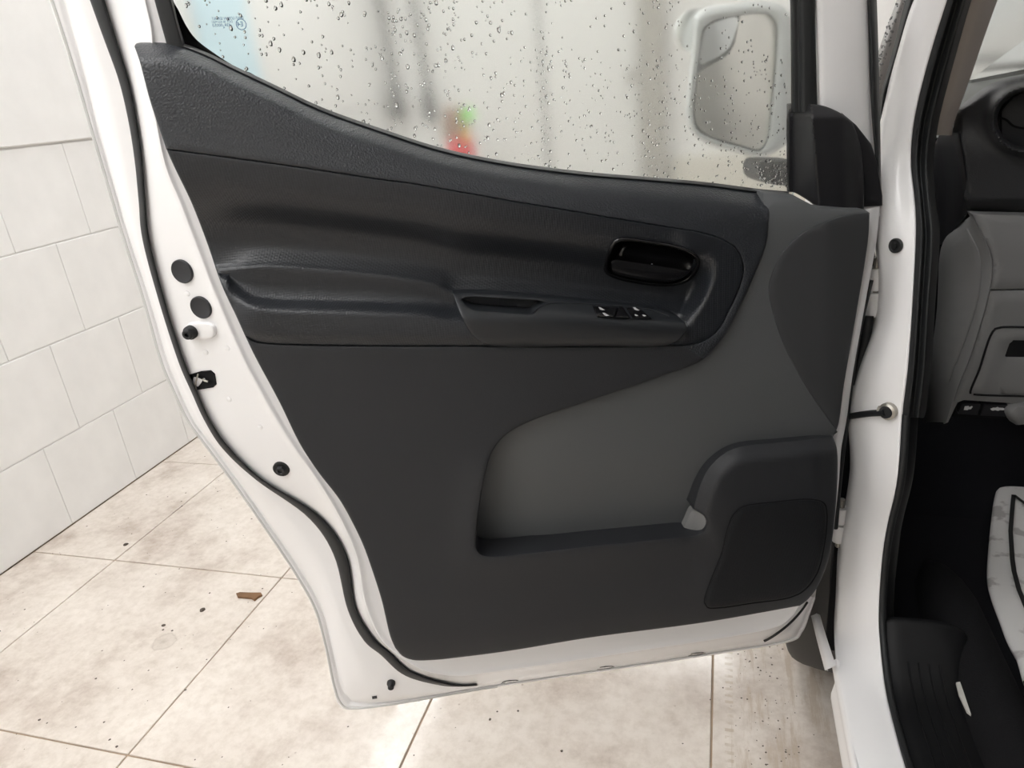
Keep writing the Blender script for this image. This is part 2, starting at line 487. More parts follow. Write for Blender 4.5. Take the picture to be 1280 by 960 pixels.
def lathe(name, loc, nrm, prof, mat, parent, seg=24, mats=None, fm=None, start=0.0, stretch=1.0):
    """profile of (radius, height) spun about the normal"""
    a, b, n = frame_from(nrm); V, Fc, fmi = [], [], []
    for (r, hh) in prof:
        for k in range(seg):
            q = 2 * math.pi * (k + start) / seg
            V.append(np.asarray(loc) + (math.cos(q) * a * stretch + math.sin(q) * b) * r + n * hh)
    for i in range(len(prof) - 1):
        for k in range(seg):
            Fc.append((i * seg + k, i * seg + (k + 1) % seg, (i + 1) * seg + (k + 1) % seg, (i + 1) * seg + k)); fmi.append(fm[i] if fm else 0)
    Fc.append(tuple((len(prof) - 1) * seg + k for k in range(seg))); fmi.append(fm[-1] if fm else 0)
    o = mesh_obj(name, V, Fc, mat, parent, mats=mats, fmat=fmi if mats else None); autosmooth(o, 35); return o
def box_verts(lo, hi, bev=0.0):
    lo, hi = np.asarray(lo, float), np.asarray(hi, float)
    if bev <= 0:
        V = [(x, y, z) for z in (lo[2], hi[2]) for y in (lo[1], hi[1]) for x in (lo[0], hi[0])]
        Fc = [(0, 2, 3, 1), (4, 5, 7, 6), (0, 1, 5, 4), (2, 6, 7, 3), (0, 4, 6, 2), (1, 3, 7, 5)]
        return np.array(V), Fc
    # chamfered box: 24 vertices
    V = []; idx = {}
    for sx in (0, 1):
        for sy in (0, 1):
            for sz in (0, 1):
                c = np.array([(lo, hi)[sx][0], (lo, hi)[sy][1], (lo, hi)[sz][2]])
                s = np.array([1 - 2 * sx, 1 - 2 * sy, 1 - 2 * sz])
                for ax in range(3):
                    p = c + s * bev; p[ax] = c[ax]; idx[(sx, sy, sz, ax)] = len(V); V.append(p)
    Fc = []
    g = lambda sx, sy, sz, ax: idx[(sx, sy, sz, ax)]
    for ax in range(3):
        o1, o2 = [(1, 2), (2, 0), (0, 1)][ax]
        for s in (0, 1):
            q = []
            for (a, b) in ((0, 0), (1, 0), (1, 1), (0, 1)):
                k = [0, 0, 0]; k[ax] = s; k[o1] = a; k[o2] = b; q.append(g(*k, ax))
            Fc.append(tuple(q if s else q[::-1]))
    for ax in range(3):            # edges along ax
        o1, o2 = [(1, 2), (2, 0), (0, 1)][ax]
        for a in (0, 1):
            for b in (0, 1):
                k0 = [0, 0, 0]; k0[o1] = a; k0[o2] = b; k1 = list(k0); k1[ax] = 1
                q = [g(*k0, o1), g(*k0, o2), g(*k1, o2), g(*k1, o1)]
                Fc.append(tuple(q if (a == b) == False else q[::-1]))
    for sx in (0, 1):
        for sy in (0, 1):
            for sz in (0, 1):
                q = [g(sx, sy, sz, 0), g(sx, sy, sz, 1), g(sx, sy, sz, 2)]
                Fc.append(tuple(q if (sx + sy + sz) % 2 else q[::-1]))
    return np.array(V), Fc
def box(name, lo, hi, mat, parent=None, bev=0.0, loc=None, smooth=False):
    V, Fc = box_verts(lo, hi, bev)
    return mesh_obj(name, V, Fc, mat, parent, smooth=smooth, loc=loc)
def prism(name, front, back, mat, parent, smooth=False, ang=30):
    """a solid between two matching 3D outlines"""
    n = len(front); V = np.vstack([front, back])
    Fc = [tuple(range(n)), tuple(range(2 * n - 1, n - 1, -1))] + [(i, n + i, n + (i + 1) % n, (i + 1) % n) for i in range(n)]
    o = mesh_obj(name, V, Fc, mat, parent, smooth=smooth)
    if smooth: autosmooth(o, ang)
    return o
def structure(o):
    o['kind'] = 'structure'; return o

# ================================================================== THE ROOM
XW, YF = -2.257, 5.0           # left wall, front wall
XR, YB, ZC = 4.2, -3.6, 3.1
T0X, T0Y, TS = -0.005, 0.858, 0.635
floor = structure(box('floor', (XW - .1, YB, -0.06), (XR, YF + .1, -0.004), 'grout'))
tile_me = {}
def tile(x0, x1, y0, y1):
    g = 0.0022
    w_, l_ = round(x1 - x0, 4), round(y1 - y0, 4)
    if (w_, l_) not in tile_me:
        V, Fc = box_verts((g, g, -0.012), (w_ - g, l_ - g, 0.0), 0.0012)
        me = bpy.data.meshes.new('floor_tile'); me.from_pydata([tuple(v) for v in V], [], Fc); me.materials.append(M['tile']); me.update()
        tile_me[(w_, l_)] = me
    shared('floor_tile', tile_me[(w_, l_)], None, floor, (x0, y0, 0))
xs = sorted([T0X + k * TS for k in range(-3, 7)] + [XW]); ys = [T0Y + k * TS for k in range(-6, 7)]
xs = [x for x in xs if XW <= x <= XR]
ys = [YB] + [y for y in ys if YB + .05 < y < YF - .05] + [YF]
for a, b in zip(xs[:-1], xs[1:]):
    for c, d in zip(ys[:-1], ys[1:]):
        if b - a > .05: tile(a, b, c, d)
ceiling = structure(box('ceiling', (XW - .1, YB - .1, ZC), (XR + .1, YF + .1, ZC + .1), 'ceiling'))
wall_left = structure(box('wall_left', (XW - .12, YB - .1, 0), (XW - .004, YF + .1, ZC), 'mortar'))
CH = 0.3245; ZL = 1.285
blk_me = {}
def block(parent, y0, y1, z0, z1):
    key = (round(y1 - y0, 4), round(z1 - z0, 4))
    if key not in blk_me:
        V, Fc = box_verts((-0.03, 0.0008, 0.0022), (0.0, key[0] - 0.0008, key[1] - 0.0022), 0.0018)
        me = bpy.data.meshes.new('wall_block'); me.from_pydata([tuple(v) for v in V], [], Fc); me.materials.append(M['wallpaint']); me.update()
        blk_me[key] = me
    shared('wall_block', blk_me[key], None, parent, (XW + random.uniform(-.0004, .0006), y0, z0))
zs = [0.0] + [ZL - CH * k for k in (3, 2, 1, 0)]
for r, (z0, z1) in enumerate(zip(zs[:-1], zs[1:])):
    off = 2.14 if r % 2 == 1 else 1.98
    y = off - 0.32 * 14
    while y < YF:
        a, b = max(y, YB), min(y + .32, YF)
        if b - a > .03: block(wall_left, a, b, z0, z1)
        y += .32
box('upper_wall_panel', (XW - .03, YB, ZL + .004), (XW + .010, YF, ZC), 'wallpaint', wall_left, bev=.004)
wall_front = structure(box('wall_front', (XW - .1, YF, 0), (XR + .1, YF + .12, ZC), 'wallpaint'))
box('ledge', (XW, YF - .03, ZL - .01), (-0.60, YF - .001, ZL + .015), 'mortar', wall_front)
box('lower_wall_panel', (-0.33, YF - .06, 0), (XR, YF - .001, 0.80), 'backwall', wall_front, bev=.01)
wall_back = structure(box('wall_back', (XW - .1, YB - .12, 0), (XR + .1, YB, ZC), 'backwall'))
wall_right = structure(box('wall_right', (XR, YB - .1, 0), (XR + .12, YF + .1, ZC), 'wallpaint'))
# far door in the front wall: two white leaves with a dark gap, a knob, a grey post
door_1 = structure(link(bpy.data.objects.new('door_1', None))); door_1.location = (-1.1, YF - .05, 0)
box('door_leaf', (-1.93, YF - .055, .02), (-1.155, YF - .005, 2.3), 'panelwhite', door_1, bev=.006)
box('door_leaf', (-1.135, YF - .055, .02), (-0.52, YF - .005, 2.3), 'panelwhite', door_1, bev=.006)
box('door_gap', (-1.155, YF - .045, .02), (-1.135, YF - .004, 2.3), 'deep', door_1)
lathe('door_knob', (-0.56, YF - .055, 1.31), (0, -1, 0), [(0.02, 0), (0.02, .02), (.032, .03), (.034, .045), (.02, .058)], 'column', door_1, seg=16)
trim_1 = structure(box('trim_1', (-0.50, YF - .16, 0), (-0.36, YF - .001, ZC), 'column', bev=.01))
door_2 = structure(link(bpy.data.objects.new('door_2', None))); door_2.location = (XW + .02, 3.2, 0)
box('door_leaf', (XW + .011, 3.02, .02), (XW + .04, 3.40, 2.4), 'blue', door_2, bev=.004)

# lamps: LED battens on the ceiling and one low on the left wall
def batten(name, c, size, label, cat='lamp'):
    t = thing(name, c, label, cat, 'ceiling LED panels')
    sx, sy = size[0] / 2, size[1] / 2
    box('housing', (c[0] - sx, c[1] - sy, c[2]), (c[0] + sx, c[1] + sy, c[2] + .05), 'panelwhite', t, bev=.004)
    box('diffuser', (c[0] - sx + .012, c[1] - sy + .012, c[2] - .014), (c[0] + sx - .012, c[1] + sy - .012, c[2] + .0005), 'lamp', t)
    return t
batten('led_panel', (-1.60, -0.35, ZC - .06), (0.44, 2.2), 'long white LED ceiling panel over the bare tiles between van and block wall')
batten('led_panel', (-0.60, -0.45, ZC - .06), (0.34, 2.2), 'long white LED ceiling panel right beside the van, over its open doorway')
batten('led_panel', (-1.0, -3.0, ZC - .06), (2.0, 0.40), 'white LED ceiling panel along the cream back wall')
batten('led_panel', (-0.7, 2.15, ZC - .06), (0.36, 1.4), 'long white LED ceiling panel above the open van door')
batten('led_panel', (-0.6, 4.6, ZC - .06), (1.5, 0.34), 'white LED ceiling panel in front of the far door')
batten('led_panel', (2.6, 0.2, ZC - .06), (0.35, 2.0), 'long white LED ceiling panel beyond the far side of the van')
batten('led_panel', (1.6, 3.9, ZC - .06), (1.2, 0.30), 'white LED ceiling panel ahead of the van')
t = thing('wall_light', (-2.0, 3.3, 2.6), 'white LED batten on the block wall mirrored in the wet floor', 'lamp')
box('housing', (XW + .011, 2.55, 2.61), (-1.86, 4.0, 2.65), 'panelwhite', t, bev=.004)
box('diffuser', (-2.12, 2.58, 2.596), (-1.88, 3.97, 2.6105), 'lamp', t)

# ================================================================== THE DOOR
door = thing('van_front_door', (HINGE[0], HINGE[1], 0.30), 'open white van door showing its black and grey inner trim', 'van door')

# ---- traced outlines (pixels of the 1280x960 frame)
TRIM_L = [(168, 58), (174, 75), (187, 124), (210, 191), (240, 255), (260, 307), (277, 356), (296, 397), (307, 421), (319, 446), (349, 502), (375, 555), (397, 589), (424, 624), (442, 656), (455, 684), (466, 715), (477, 750), (488, 796), (494, 810)]
TRIM_B = [(494, 810), (503, 820), (516, 825), (542, 825), (580, 821), (640, 813), (737, 797), (880, 778), (1000, 757)]
TRIM_R = [(1000, 757), (1008, 751), (1021, 735), (1035, 701), (1042, 660), (1047, 595), (1046, 560), (1041, 546)]
SILL = [(176, 53), (210, 54), (232, 60), (260, 71), (290, 86), (337, 108), (400, 138), (475, 165), (550, 189), (625, 205), (719, 218), (812, 226), (880, 232), (950, 241)]
SEAM1 = [(208, 187), (225, 189), (337, 204), (400, 213), (480, 225), (512, 229), (644, 252), (775, 274), (880, 292), (899, 298), (918, 309), (926, 322), (929, 337), (925, 356), (912, 386), (896, 414), (875, 428), (852, 432)]
SEAM2 = [(852, 432), (740, 433.5), (600, 433), (400, 432), (340, 430), (318, 427), (306, 419)]
GREYB = [(962, 265), (958, 304), (944, 341), (926, 381), (905, 420), (879, 449), (831, 469), (737, 501), (662, 527), (632, 544), (617, 562), (606, 596), (599, 637), (595, 672)]
seam1, seam2, greyb = curve(SEAM1), curve(SEAM2), curve(GREYB)
trim_l = curve(TRIM_L); sill = curve(SILL)
def cut(c, lo=None, hi=None):
    """part of a curve between the samples nearest to two points"""
    i = 0 if lo is None else int(np.argmin(np.hypot(*(c - lo).T))); j = len(c) - 1 if hi is None else int(np.argmin(np.hypot(*(c - hi).T)))
    return c[min(i, j):max(i, j) + 1] if i <= j else c[j:i + 1][::-1]
def ip(P):
    c = curve(sorted(P), 2.5); c = c[np.argsort(c[:, 0])]
    return lambda x: np.interp(x, c[:, 0], c[:, 1])
y_sill = ip([(165, 54)] + SILL[1:] + [(1000, 244)])
y_seam1 = ip([(165, 181)] + SEAM1[:10] + [(940, 312)])
y_r1 = ip([(240, 338), (285, 334), (337, 331), (400, 336), (475, 343), (520, 349), (550, 356), (565, 364), (625, 366), (737, 376), (775, 381), (820, 386), (860, 392), (1000, 400)])
y_r2 = ip([(240, 345), (283, 354), (291, 364), (311, 377), (337, 382), (400, 384.5), (475, 387), (531, 390), (565, 396), (602, 397), (700, 399), (775, 403), (858, 409), (1000, 415)])
y_s2 = ip([(240, 395), (306, 420), (318, 427), (340, 430), (400, 432), (1000, 433)])
y_bot = ip([(400, 835), (494, 826), (542, 825), (640, 813), (737, 797), (880, 778), (1000, 757), (1060, 745)])

def loft_w(y, Ys, Ws):
    """monotone cubic through guide rows"""
    Ys = np.stack(Ys, 1); Ws = np.stack([w if np.ndim(w) else np.full(len(y), w) for w in Ws], 1)
    Ys = np.maximum.accumulate(Ys + np.arange(Ys.shape[1])[None] * 1e-3, 1)
    h = np.diff(Ys, axis=1); dl = np.diff(Ws, axis=1) / h
    m = np.zeros_like(Ws); m[:, 0] = dl[:, 0]; m[:, -1] = dl[:, -1]
    a, b = dl[:, :-1], dl[:, 1:]
    m[:, 1:-1] = np.where(a * b > 0, 2 * a * b / np.where(a + b == 0, 1, a + b), 0)
    k = np.clip((y[:, None] >= Ys).sum(1) - 1, 0, Ys.shape[1] - 2); r = np.arange(len(y))
    t = np.clip((y - Ys[r, k]) / h[r, k], 0, 1); hh = h[r, k]
    return (2 * t**3 - 3 * t**2 + 1) * Ws[r, k] + (t**3 - 2 * t**2 + t) * hh * m[r, k] + (-2 * t**3 + 3 * t**2) * Ws[r, k + 1] + (t**3 - t**2) * hh * m[r, k + 1]

def w_pad(x, y):
    s, e = y_sill(x), y_seam1(x)
    w = loft_w(y, [s - 2, s + 6, s + 20, s + 27, np.maximum(s + 44, e)], [.006, .022, .043, .046, .054])
    f = sstep((x - 860) / 60) * sstep((y - y_sill(x) - 6) / 40)
    w = w * (1 - f) + np.maximum(w, .052) * f
    return w + .004 * sstep((y - 330) / 90)
RIDGE_R = curve([(852, 316), (880, 310), (892, 319), (895.5, 332), (886, 364), (868, 398), (862, 409)], 3)
def w_inlay(x, y):
    s, r1, r2, e = y_seam1(x), y_r1(x), y_r2(x), y_s2(x)
    arm = sstep((650 - x) / 40)                      # 1 along the arm rest, 0 behind the switch panel
    end = sstep((x - 272) / 50)                      # the arm rest dies away at the rear edge
    d = np.maximum(r1 - s, 20)
    ae = arm * end
    mid_ = (r1 + r2) / 2
    rec = loft_w(y, [s, s + .22 * d, s + .36 * d, s + .64 * d, s + .80 * d, r1 - 4, r1 + 3, mid_, np.maximum(mid_ + 1, r2 - 11), r2, r2 + 8, np.maximum(r2 + 14, e - 14), e],
                 [.054, .051, .044, .017, .015, .019 + .008 * end, .027 + .0065 * end, .0275 + .0055 * end, .032 + .006 * end, .054 * ae + .040 * (1 - ae), .062 * ae + .044 * (1 - ae), .064 * ae + .050 * (1 - ae), .057])
    inr = inside(np.column_stack([x, y]), np.vstack([RIDGE_R, [(500, 409), (500, 290)]]))
    dr = dist(np.column_stack([x, y]), RIDGE_R, closed=False) * np.where(inr, 1, -1)
    f = sstep((dr + 3) / 26); f = np.where((x < 840), 1, f)
    f = np.where(x < 840, 1, np.where(x < 856, np.maximum(f, 1 - (x - 840) / 16), f))
    flange = .056
    return rec * f + flange * (1 - f)
BEZ = curve([(866, 640), (875, 605), (886, 584), (904, 567), (924, 558), (977, 552), (1041, 546)])
def w_lower(x, y):
    e, b = y_s2(x), y_bot(x)
    w = loft_w(y, [e, e + 60, e + 180, np.maximum(e + 200, b - 90), np.maximum(e + 210, b - 25), np.maximum(e + 220, b)], [.0585, .057, .056, .056, .052, .044])
    # the pocket lip swells a little outwards, the speaker end stands proud
    dp = dist(np.column_stack([x, y]), curve([(606, 596), (597, 650), (600, 694), (662, 691), (737, 683), (850, 672)]), closed=False)
    w = w + .007 * np.exp(-(dp / 26.0) ** 2)
    db = dist(np.column_stack([x, y]), BEZ, closed=False)
    bz = np.vstack([[(800, 900), (835, 760), (856, 690)], BEZ])
    inb = inside(np.column_stack([x, y]), np.vstack([bz, [(1080, 546), (1080, 900)]]))
    db = dist(np.column_stack([x, y]), bz, closed=False)
    low = .35 + .65 * sstep((720 - y) / 100)
    w = w + np.where(inb, .016 * sstep(db / (22.0 + 38 * sstep((y - 640) / 60))) * low, 0)
    w = w - .010 * sstep((x - 1015) / 40.0)
    w = w - .028 * sstep((y - 380) / 60) * 0
    return w

# ---- upper pad with the strip that runs round the front of the inlay
CUT = np.array([(852.0, 432.0), (879.0, 449.0)])
pad_poly = join(curve([(168, 58), (170, 54.5), (176, 53)], 1.5), sill, curve([(950, 241), (957, 247), (961, 256), (962, 265)], 2), cut(greyb, (962, 265), (879, 449)),
                curve([(879, 449), (852, 432)]), seam1[::-1], curve([(208, 187), (187, 124), (174, 75), (168, 58)], 4))
region('upper_pad', pad_poly, w_pad, 'pad', door, step=6, edge=3, drop=.0035, skirt=.04, soft=CUT)

HOLE_H = ring([(757, 336), (760, 320), (768, 302.5), (778, 299.5), (815, 303), (852, 310), (867, 317.5), (873.5, 326), (870, 338.5), (859, 350), (837, 355.5), (805, 353.5), (769, 345.5), (759, 340)], 3)
inlay_poly = join(seam1, seam2, cut(trim_l, (306, 419), (208, 187)))
region('inlay_panel', inlay_poly, w_inlay, 'inlay', door, step=3, edge=2.2, drop=.0025, skirt=.02, holes=[HOLE_H])

# ---- lower panel with pocket lip and speaker end
lip = curve([(595, 672), (595, 684), (600, 692), (612, 695), (662, 691), (737, 682.5), (850, 671)], 4)
lip_end = curve([(850, 671), (868, 669), (879, 664), (884, 654), (880, 645), (866, 636)], 3)
low_poly = join(seam2[::-1][:0], curve([(306, 419), (318, 427), (340, 430), (400, 432), (600, 433), (740, 433.5), (852, 432)]), curve([(852, 432), (879, 449)]),
                cut(greyb, (879, 449), (595, 672)), lip, lip_end, curve([(866, 636), (875, 605), (886, 584), (904, 567), (924, 558), (977, 552), (1041, 546)]),
                curve(TRIM_R)[::-1], curve(TRIM_B)[::-1], cut(trim_l, (494, 810), (306, 419)))
region('lower_panel', low_poly, w_lower, 'lower', door, step=6, edge=2.2, drop=.0035, skirt=.045, soft=CUT)

# ---- grey panel: flush at the front, sinking behind the pocket lip
GP_R = curve([(1087, 266), (1085, 300), (1070, 394), (1055, 480), (1047.5, 532), (1041, 547)])
def w_grey(x, y):
    top = loft_w(y, [y * 0 + 238, y * 0 + 252, y * 0 + 285, y * 0 + 440, y * 0 + 560, y * 0 + 640, y * 0 + 720], [.022, .040, .049, .048, .040, .022, .012])
    left = sstep((700 - x) / 130.0)
    w = top * (1 - left) + (top - .018) * left
    return w - .012 * sstep((x - 1030) / 60)
grey_poly = join(curve([(950, 239), (990, 243), (1020, 259), (1081, 262), (1087, 266)], 4, smooth=False), GP_R,
                 curve([(1041, 547), (977, 560), (924, 568), (896, 590), (890, 640), (888, 672), (850, 700), (600, 704)], 5, smooth=False),
                 curve([(588, 690), (596, 620), (611, 558), (628, 538), (660, 520), (735, 494), (829, 462), (874, 441), (900, 412), (922, 374), (940, 335), (952, 300), (955, 262)], 5, smooth=False))
region('grey_panel', grey_poly, w_grey, 'grey', door, step=7, edge=3, drop=.003, skirt=.03)
ARC = curve([(1085, 266), (1062, 268), (1040, 274), (1002, 292), (976, 319), (963, 349), (961, 362), (965, 386), (980, 431), (1010, 487), (1047, 540)], 4)
ins_poly = join(ARC, GP_R[::-1][1:-1])
region('corner_insert', ins_poly, lambda x, y: w_grey(x, y) + .0035, 'insert', door, step=8, edge=2.0, drop=.002, skirt=.006)
pe = ring([(851, 672), (858, 650), (866, 636), (880, 643), (886, 654), (880, 666), (866, 672)], 3)
region('pocket_end_wall', pe, lambda x, y: .030 + .0009 * (x - 850), 'dashgrey', door, step=5, edge=2, drop=.002, skirt=.01)

# ---- speaker grille
GR = ring([(927, 634.5), (971, 627.5), (1016, 624.5), (1030, 629), (1033.5, 642.6), (1030, 683), (1021, 717), (1005, 738), (988, 746.6), (940, 754), (896, 760), (884, 759), (880.5, 753), (887, 730), (902, 692), (909, 663), (916, 645)], 4)
region('speaker_grille', GR, lambda x, y: w_lower(x, y) + .0045, 'grille', door, step=7, edge=3, drop=.006, skirt=.01)

tube('grille_gap', DA(np.vstack([GR, GR[:2]]), w_lower(np.append(GR[:, 0], GR[:2, 0]), np.append(GR[:, 1], GR[:2, 1])) + .0006), .0013, 'deep', door, seg=6, caps=False)
# ---- switch panel in front of the arm rest
SP_TOP = curve([(566, 366.5), (580, 365), (625, 367), (737, 377), (775, 381.5), (820, 386), (842, 393), (855, 402), (859, 410)], 4)
SP_BOT = curve([(859, 410), (854, 420), (835, 431), (740, 432.5), (612, 432), (602, 428), (591, 420), (576, 394), (566, 366.5)], 4)
sp_poly = join(SP_TOP, SP_BOT)
def w_sp(x, y):
    r1, r2, e = y_r1(x), y_r2(x), y_s2(x)
    a = sstep((x - 560) / 30) * .75 + .25; b = sstep((866 - x) / 30)
    return loft_w(y, [r1 - 2, r1 + 4, r2 - 4, r2 + 3, np.maximum(r2 + 14, e - 8), e + 1], [.042, .050, .071, .0745, .070, .061])
CUP = ring([(577.5, 373.5), (582, 371.5), (625, 373), (681, 378.3), (673, 384), (666.5, 391.5), (640, 391), (618, 389), (592, 386.5), (581, 380)], 3)
swp = region('switch_panel', sp_poly, w_sp, 'switchp', door, step=4, edge=1.8, drop=.002, skirt=.03, holes=[CUP])
region('pull_cup', ring([(575, 371), (625, 370), (684, 376), (672, 394), (618, 392), (590, 390), (578, 381)], 3), lambda x, y: .020 + 0 * x, 'deep', swp, step=9, edge=2, drop=.001, skirt=.01)
# pod edge: a thin raised bead round the switch field
bead = curve([(666.5, 391.5), (674, 384), (687, 379.3), (720, 379.0), (775, 382.5), (815, 388), (836, 395)], 3)
tube('pod_bead', [D(x, y, w_sp(np.array([x]), np.array([y]))[0] + .0005) for x, y in bead], .0011, 'switchp', swp, seg=6)
def switch(name, poly, lift):
    P = curve(poly + [poly[0]], 3, smooth=False)[:-1]
    return region(name, P, lambda x, y: w_sp(x, y) + lift, 'gloss', swp, step=4, edge=1.5, drop=.002, skirt=.012)
switch('window_switch', [(741, 382.5), (773, 384.5), (767, 397), (746, 396.5)], .004)
switch('window_switch', [(783, 385), (803, 388), (815, 398.5), (791, 398)], .004)
switch('lock_rib', [(775, 384.3), (779, 384.6), (788, 397.8), (768, 397.3)], .0055)
def icon(poly, name='switch_icon'):
    P = np.array(poly, float)
    region(name, P, lambda x, y: w_sp(x, y) + .0050, 'icon', swp, step=9, edge=.3, drop=.0001, skirt=.0008)
icon([(748.2, 384), (750.5, 384), (756, 387.5), (753, 387.8), (750, 386.8)])
icon([(753.2, 391.2), (756, 391.2), (761.5, 394.5), (758, 395), (755.5, 394)])
icon([(791, 384.2), (794, 384.2), (799.3, 388), (796, 388), (793.5, 387)])
icon([(793.2, 393), (795, 393), (798, 394.6), (795.5, 395.2), (794, 394.6)])
icon([(803, 393.4), (805, 393.4), (808, 394.8), (805.5, 395.5), (804, 395)])

# ---- inner door handle: bezel, dish and lever
hb_out = ring([(754.5, 336), (758, 318), (767, 300.5), (777.5, 297), (815, 301), (852.5, 308), (869, 316.5), (875.5, 326), (872, 339.5), (860.5, 352), (837.5, 358), (805.6, 356), (768, 348), (757, 342)], 3)
hb_in = ring([(760, 336), (763, 320), (771, 304.5), (779, 302), (815, 305.5), (850, 312), (865, 319.5), (870.5, 327), (867, 337), (857, 347.5), (837, 353), (806, 351), (771, 343.5), (762.5, 340)], 3)
def ring_rails(poly, n=72):
    c = np.vstack([poly, poly[:1]]); s = np.concatenate([[0], np.cumsum(np.hypot(*np.diff(c, axis=0).T))])
    q = np.linspace(0, s[-1], n + 1)[:-1]
    return np.column_stack([np.interp(q, s, c[:, 0]), np.interp(q, s, c[:, 1])])
ro, ri = ring_rails(hb_out), ring_rails(hb_in)
ro = np.vstack([ro, ro[:1]]); ri = np.vstack([ri, ri[:1]])
mid = (ro + ri) / 2
wi = lambda P: w_inlay(P[:, 0], P[:, 1])
cenh = np.array([815.0, 330.0])
rails = [DA(ro, wi(ro) - .004), DA(ro, wi(ro) + .002), DA(mid, wi(ro) + .0045), DA(ri, wi(ro) + .0015), DA(ri, wi(ro) - .012)]
rails.append(DA(cenh + (ri - cenh) * .9, np.full(len(ri), .008)))
rails.append(DA(cenh + (ri - cenh) * .55, np.full(len(ri), .004)))
rails.append(DA(cenh + (ri - cenh) * .02, np.full(len(ri), .004)))
handle = grid('door_handle', rails, 'gloss', door, across=3)
lev_top = curve([(764, 326.5), (767, 324.5), (775, 325), (810, 330), (840, 334.5), (858, 336.5), (863, 337)], 3)
lev_bot = curve([(766, 341), (771, 343.5), (806, 351), (830, 353), (845, 351.5), (856, 346), (863, 339)], 3)
n = 40
lt = np.column_stack([np.interp(np.linspace(0, 1, n), np.linspace(0, 1, len(lev_top)), lev_top[:, k]) for k in (0, 1)])
lb = np.column_stack([np.interp(np.linspace(0, 1, n), np.linspace(0, 1, len(lev_bot)), lev_bot[:, k]) for k in (0, 1)])
grid('lever', [DA(lt, np.full(n, .008)), DA(lt - [0, .3], np.full(n, .031)), DA(lt + [0, 1.0], np.full(n, .0345)), DA(lt * .55 + lb * .45, np.full(n, .036)), DA(lt * .1 + lb * .9, np.full(n, .033)), DA(lb, np.full(n, .020))], 'gloss', handle, across=3)
tube('lock_tab', [D(x, y, w_) for x, y, w_ in curve([(788, 304.5, .020), (783, 306, .027), (778, 312, .029), (775.5, 319, .027), (775.5, 324, .022)], 2)], [.0035] * len(curve([(788, 304.5, .020), (783, 306, .027), (778, 312, .029), (775.5, 319, .027), (775.5, 324, .022)], 2)), 'gloss', handle, seg=8)

# ---- belt seal, glass, channels
n = 90
top_rail = np.column_stack([np.interp(np.linspace(0, 1, n), np.linspace(0, 1, len(sill)), sill[:, k]) for k in (0, 1)])
belt = np.array([p for p in top_rail if p[0] > 206])
belt = np.vstack([belt, [(968, 242.5), (986, 244)]])
k_ = len(belt)
grid('belt_seal', [DA(belt + [0, 3], np.full(k_, .004)), DA(belt - [0, 0.6], np.full(k_, .012)), DA(belt - [0, 2.2], np.full(k_, .004)), DA(belt - [-.5, 3.6], np.full(k_, -.012)), DA(belt - [-1, 4.6], np.full(k_, -.038))], 'rubber', door, across=3)
gl_poly = np.array([(112, -384), (970, -384), (985, -60), (992, 60), (992, 250), (880, 238), (812, 232), (719, 224), (625, 211), (550, 195), (475, 171), (400, 144), (337, 114), (290, 92), (240, 70), (215, 50)], float)
glass = slab('window_glass', gl_poly, -.040, .004, 'glass', door)
frit = join(curve([(120, -380), (206, -60), (216, 0), (222, 11), (232, 31), (244, 48), (267, 66), (301, 87), (312, 90.5), (318, 94)], 4), curve([(318, 99), (290, 88), (262, 74), (232, 62), (222, 30), (200, -60), (112, -380)], 5))
slab('glass_edge_print', frit, -.0385, .001, 'gloss', glass)
# drops of water on the pane
def droplets():
    V, Fc = [], []
    gp = gl_poly
    def dome(px, py, r, st=1.0):
        c = D(px, py, -.0399); seg = 8
        a, b = DU, np.array([0, 0, 1.0]); base = len(V)
        rot = random.uniform(0, 6.28)
        for rr, hh in ((1.0, 0.0), (.8, .20), (.45, .32)):
            for k in range(seg):
                q = rot + 2 * math.pi * k / seg; j = 1 + .12 * math.sin(3 * q + rot)
                V.append(c + (a * math.cos(q) + b * math.sin(q) * st) * r * rr * j + DN * r * hh)
        V.append(c + DN * r * .35); top = len(V) - 1
        for i in range(2):
            for k in range(seg):
                Fc.append((base + i * seg + k, base + i * seg + (k + 1) % seg, base + (i + 1) * seg + (k + 1) % seg, base + (i + 1) * seg + k))
        for k in range(seg): Fc.append((base + 2 * seg + k, base + 2 * seg + (k + 1) % seg, top))
        Fc.append(tuple(base + k for k in range(seg))[::-1])
    inner = np.array([(222, -40), (984, -40), (984, 236), (880, 228), (812, 222), (719, 214), (625, 201), (550, 185), (475, 161), (400, 134), (337, 104), (290, 80), (248, 55), (232, 33)], float)
    def add(n, xr, yr, rr, st=(1, 1.2)):
        P = np.column_stack([rng.uniform(*xr, n), rng.uniform(*yr, n)])
        for p in P[inside(P, inner)]:
            dome(p[0], p[1], math.exp(random.uniform(math.log(rr[0]), math.log(rr[1]))), random.uniform(*st))
    add(520, (225, 985), (-30, 240), (.0008, .0018))
    add(230, (225, 640), (-30, 200), (.0011, .0026), (1.0, 1.6))
    add(420, (640, 985), (60, 240), (.0007, .0017))
    for xc, w_ in ((492, 7), (531, 7), (821, 11), (570, 12), (682, 4)):
        for _ in range(46):
            px, py = random.gauss(xc, w_), random.uniform(0, 235)
            if inside([(px, py)], inner)[0]: dome(px, py, random.uniform(.0008, .0018), random.uniform(1, 1.5))
    add(90, (945, 985), (200, 238), (.0009, .0020))
    return V, Fc
V_, F_ = droplets()
dr = mesh_obj('water_droplets', V_, F_, 'water', glass); dr['kind'] = 'stuff'
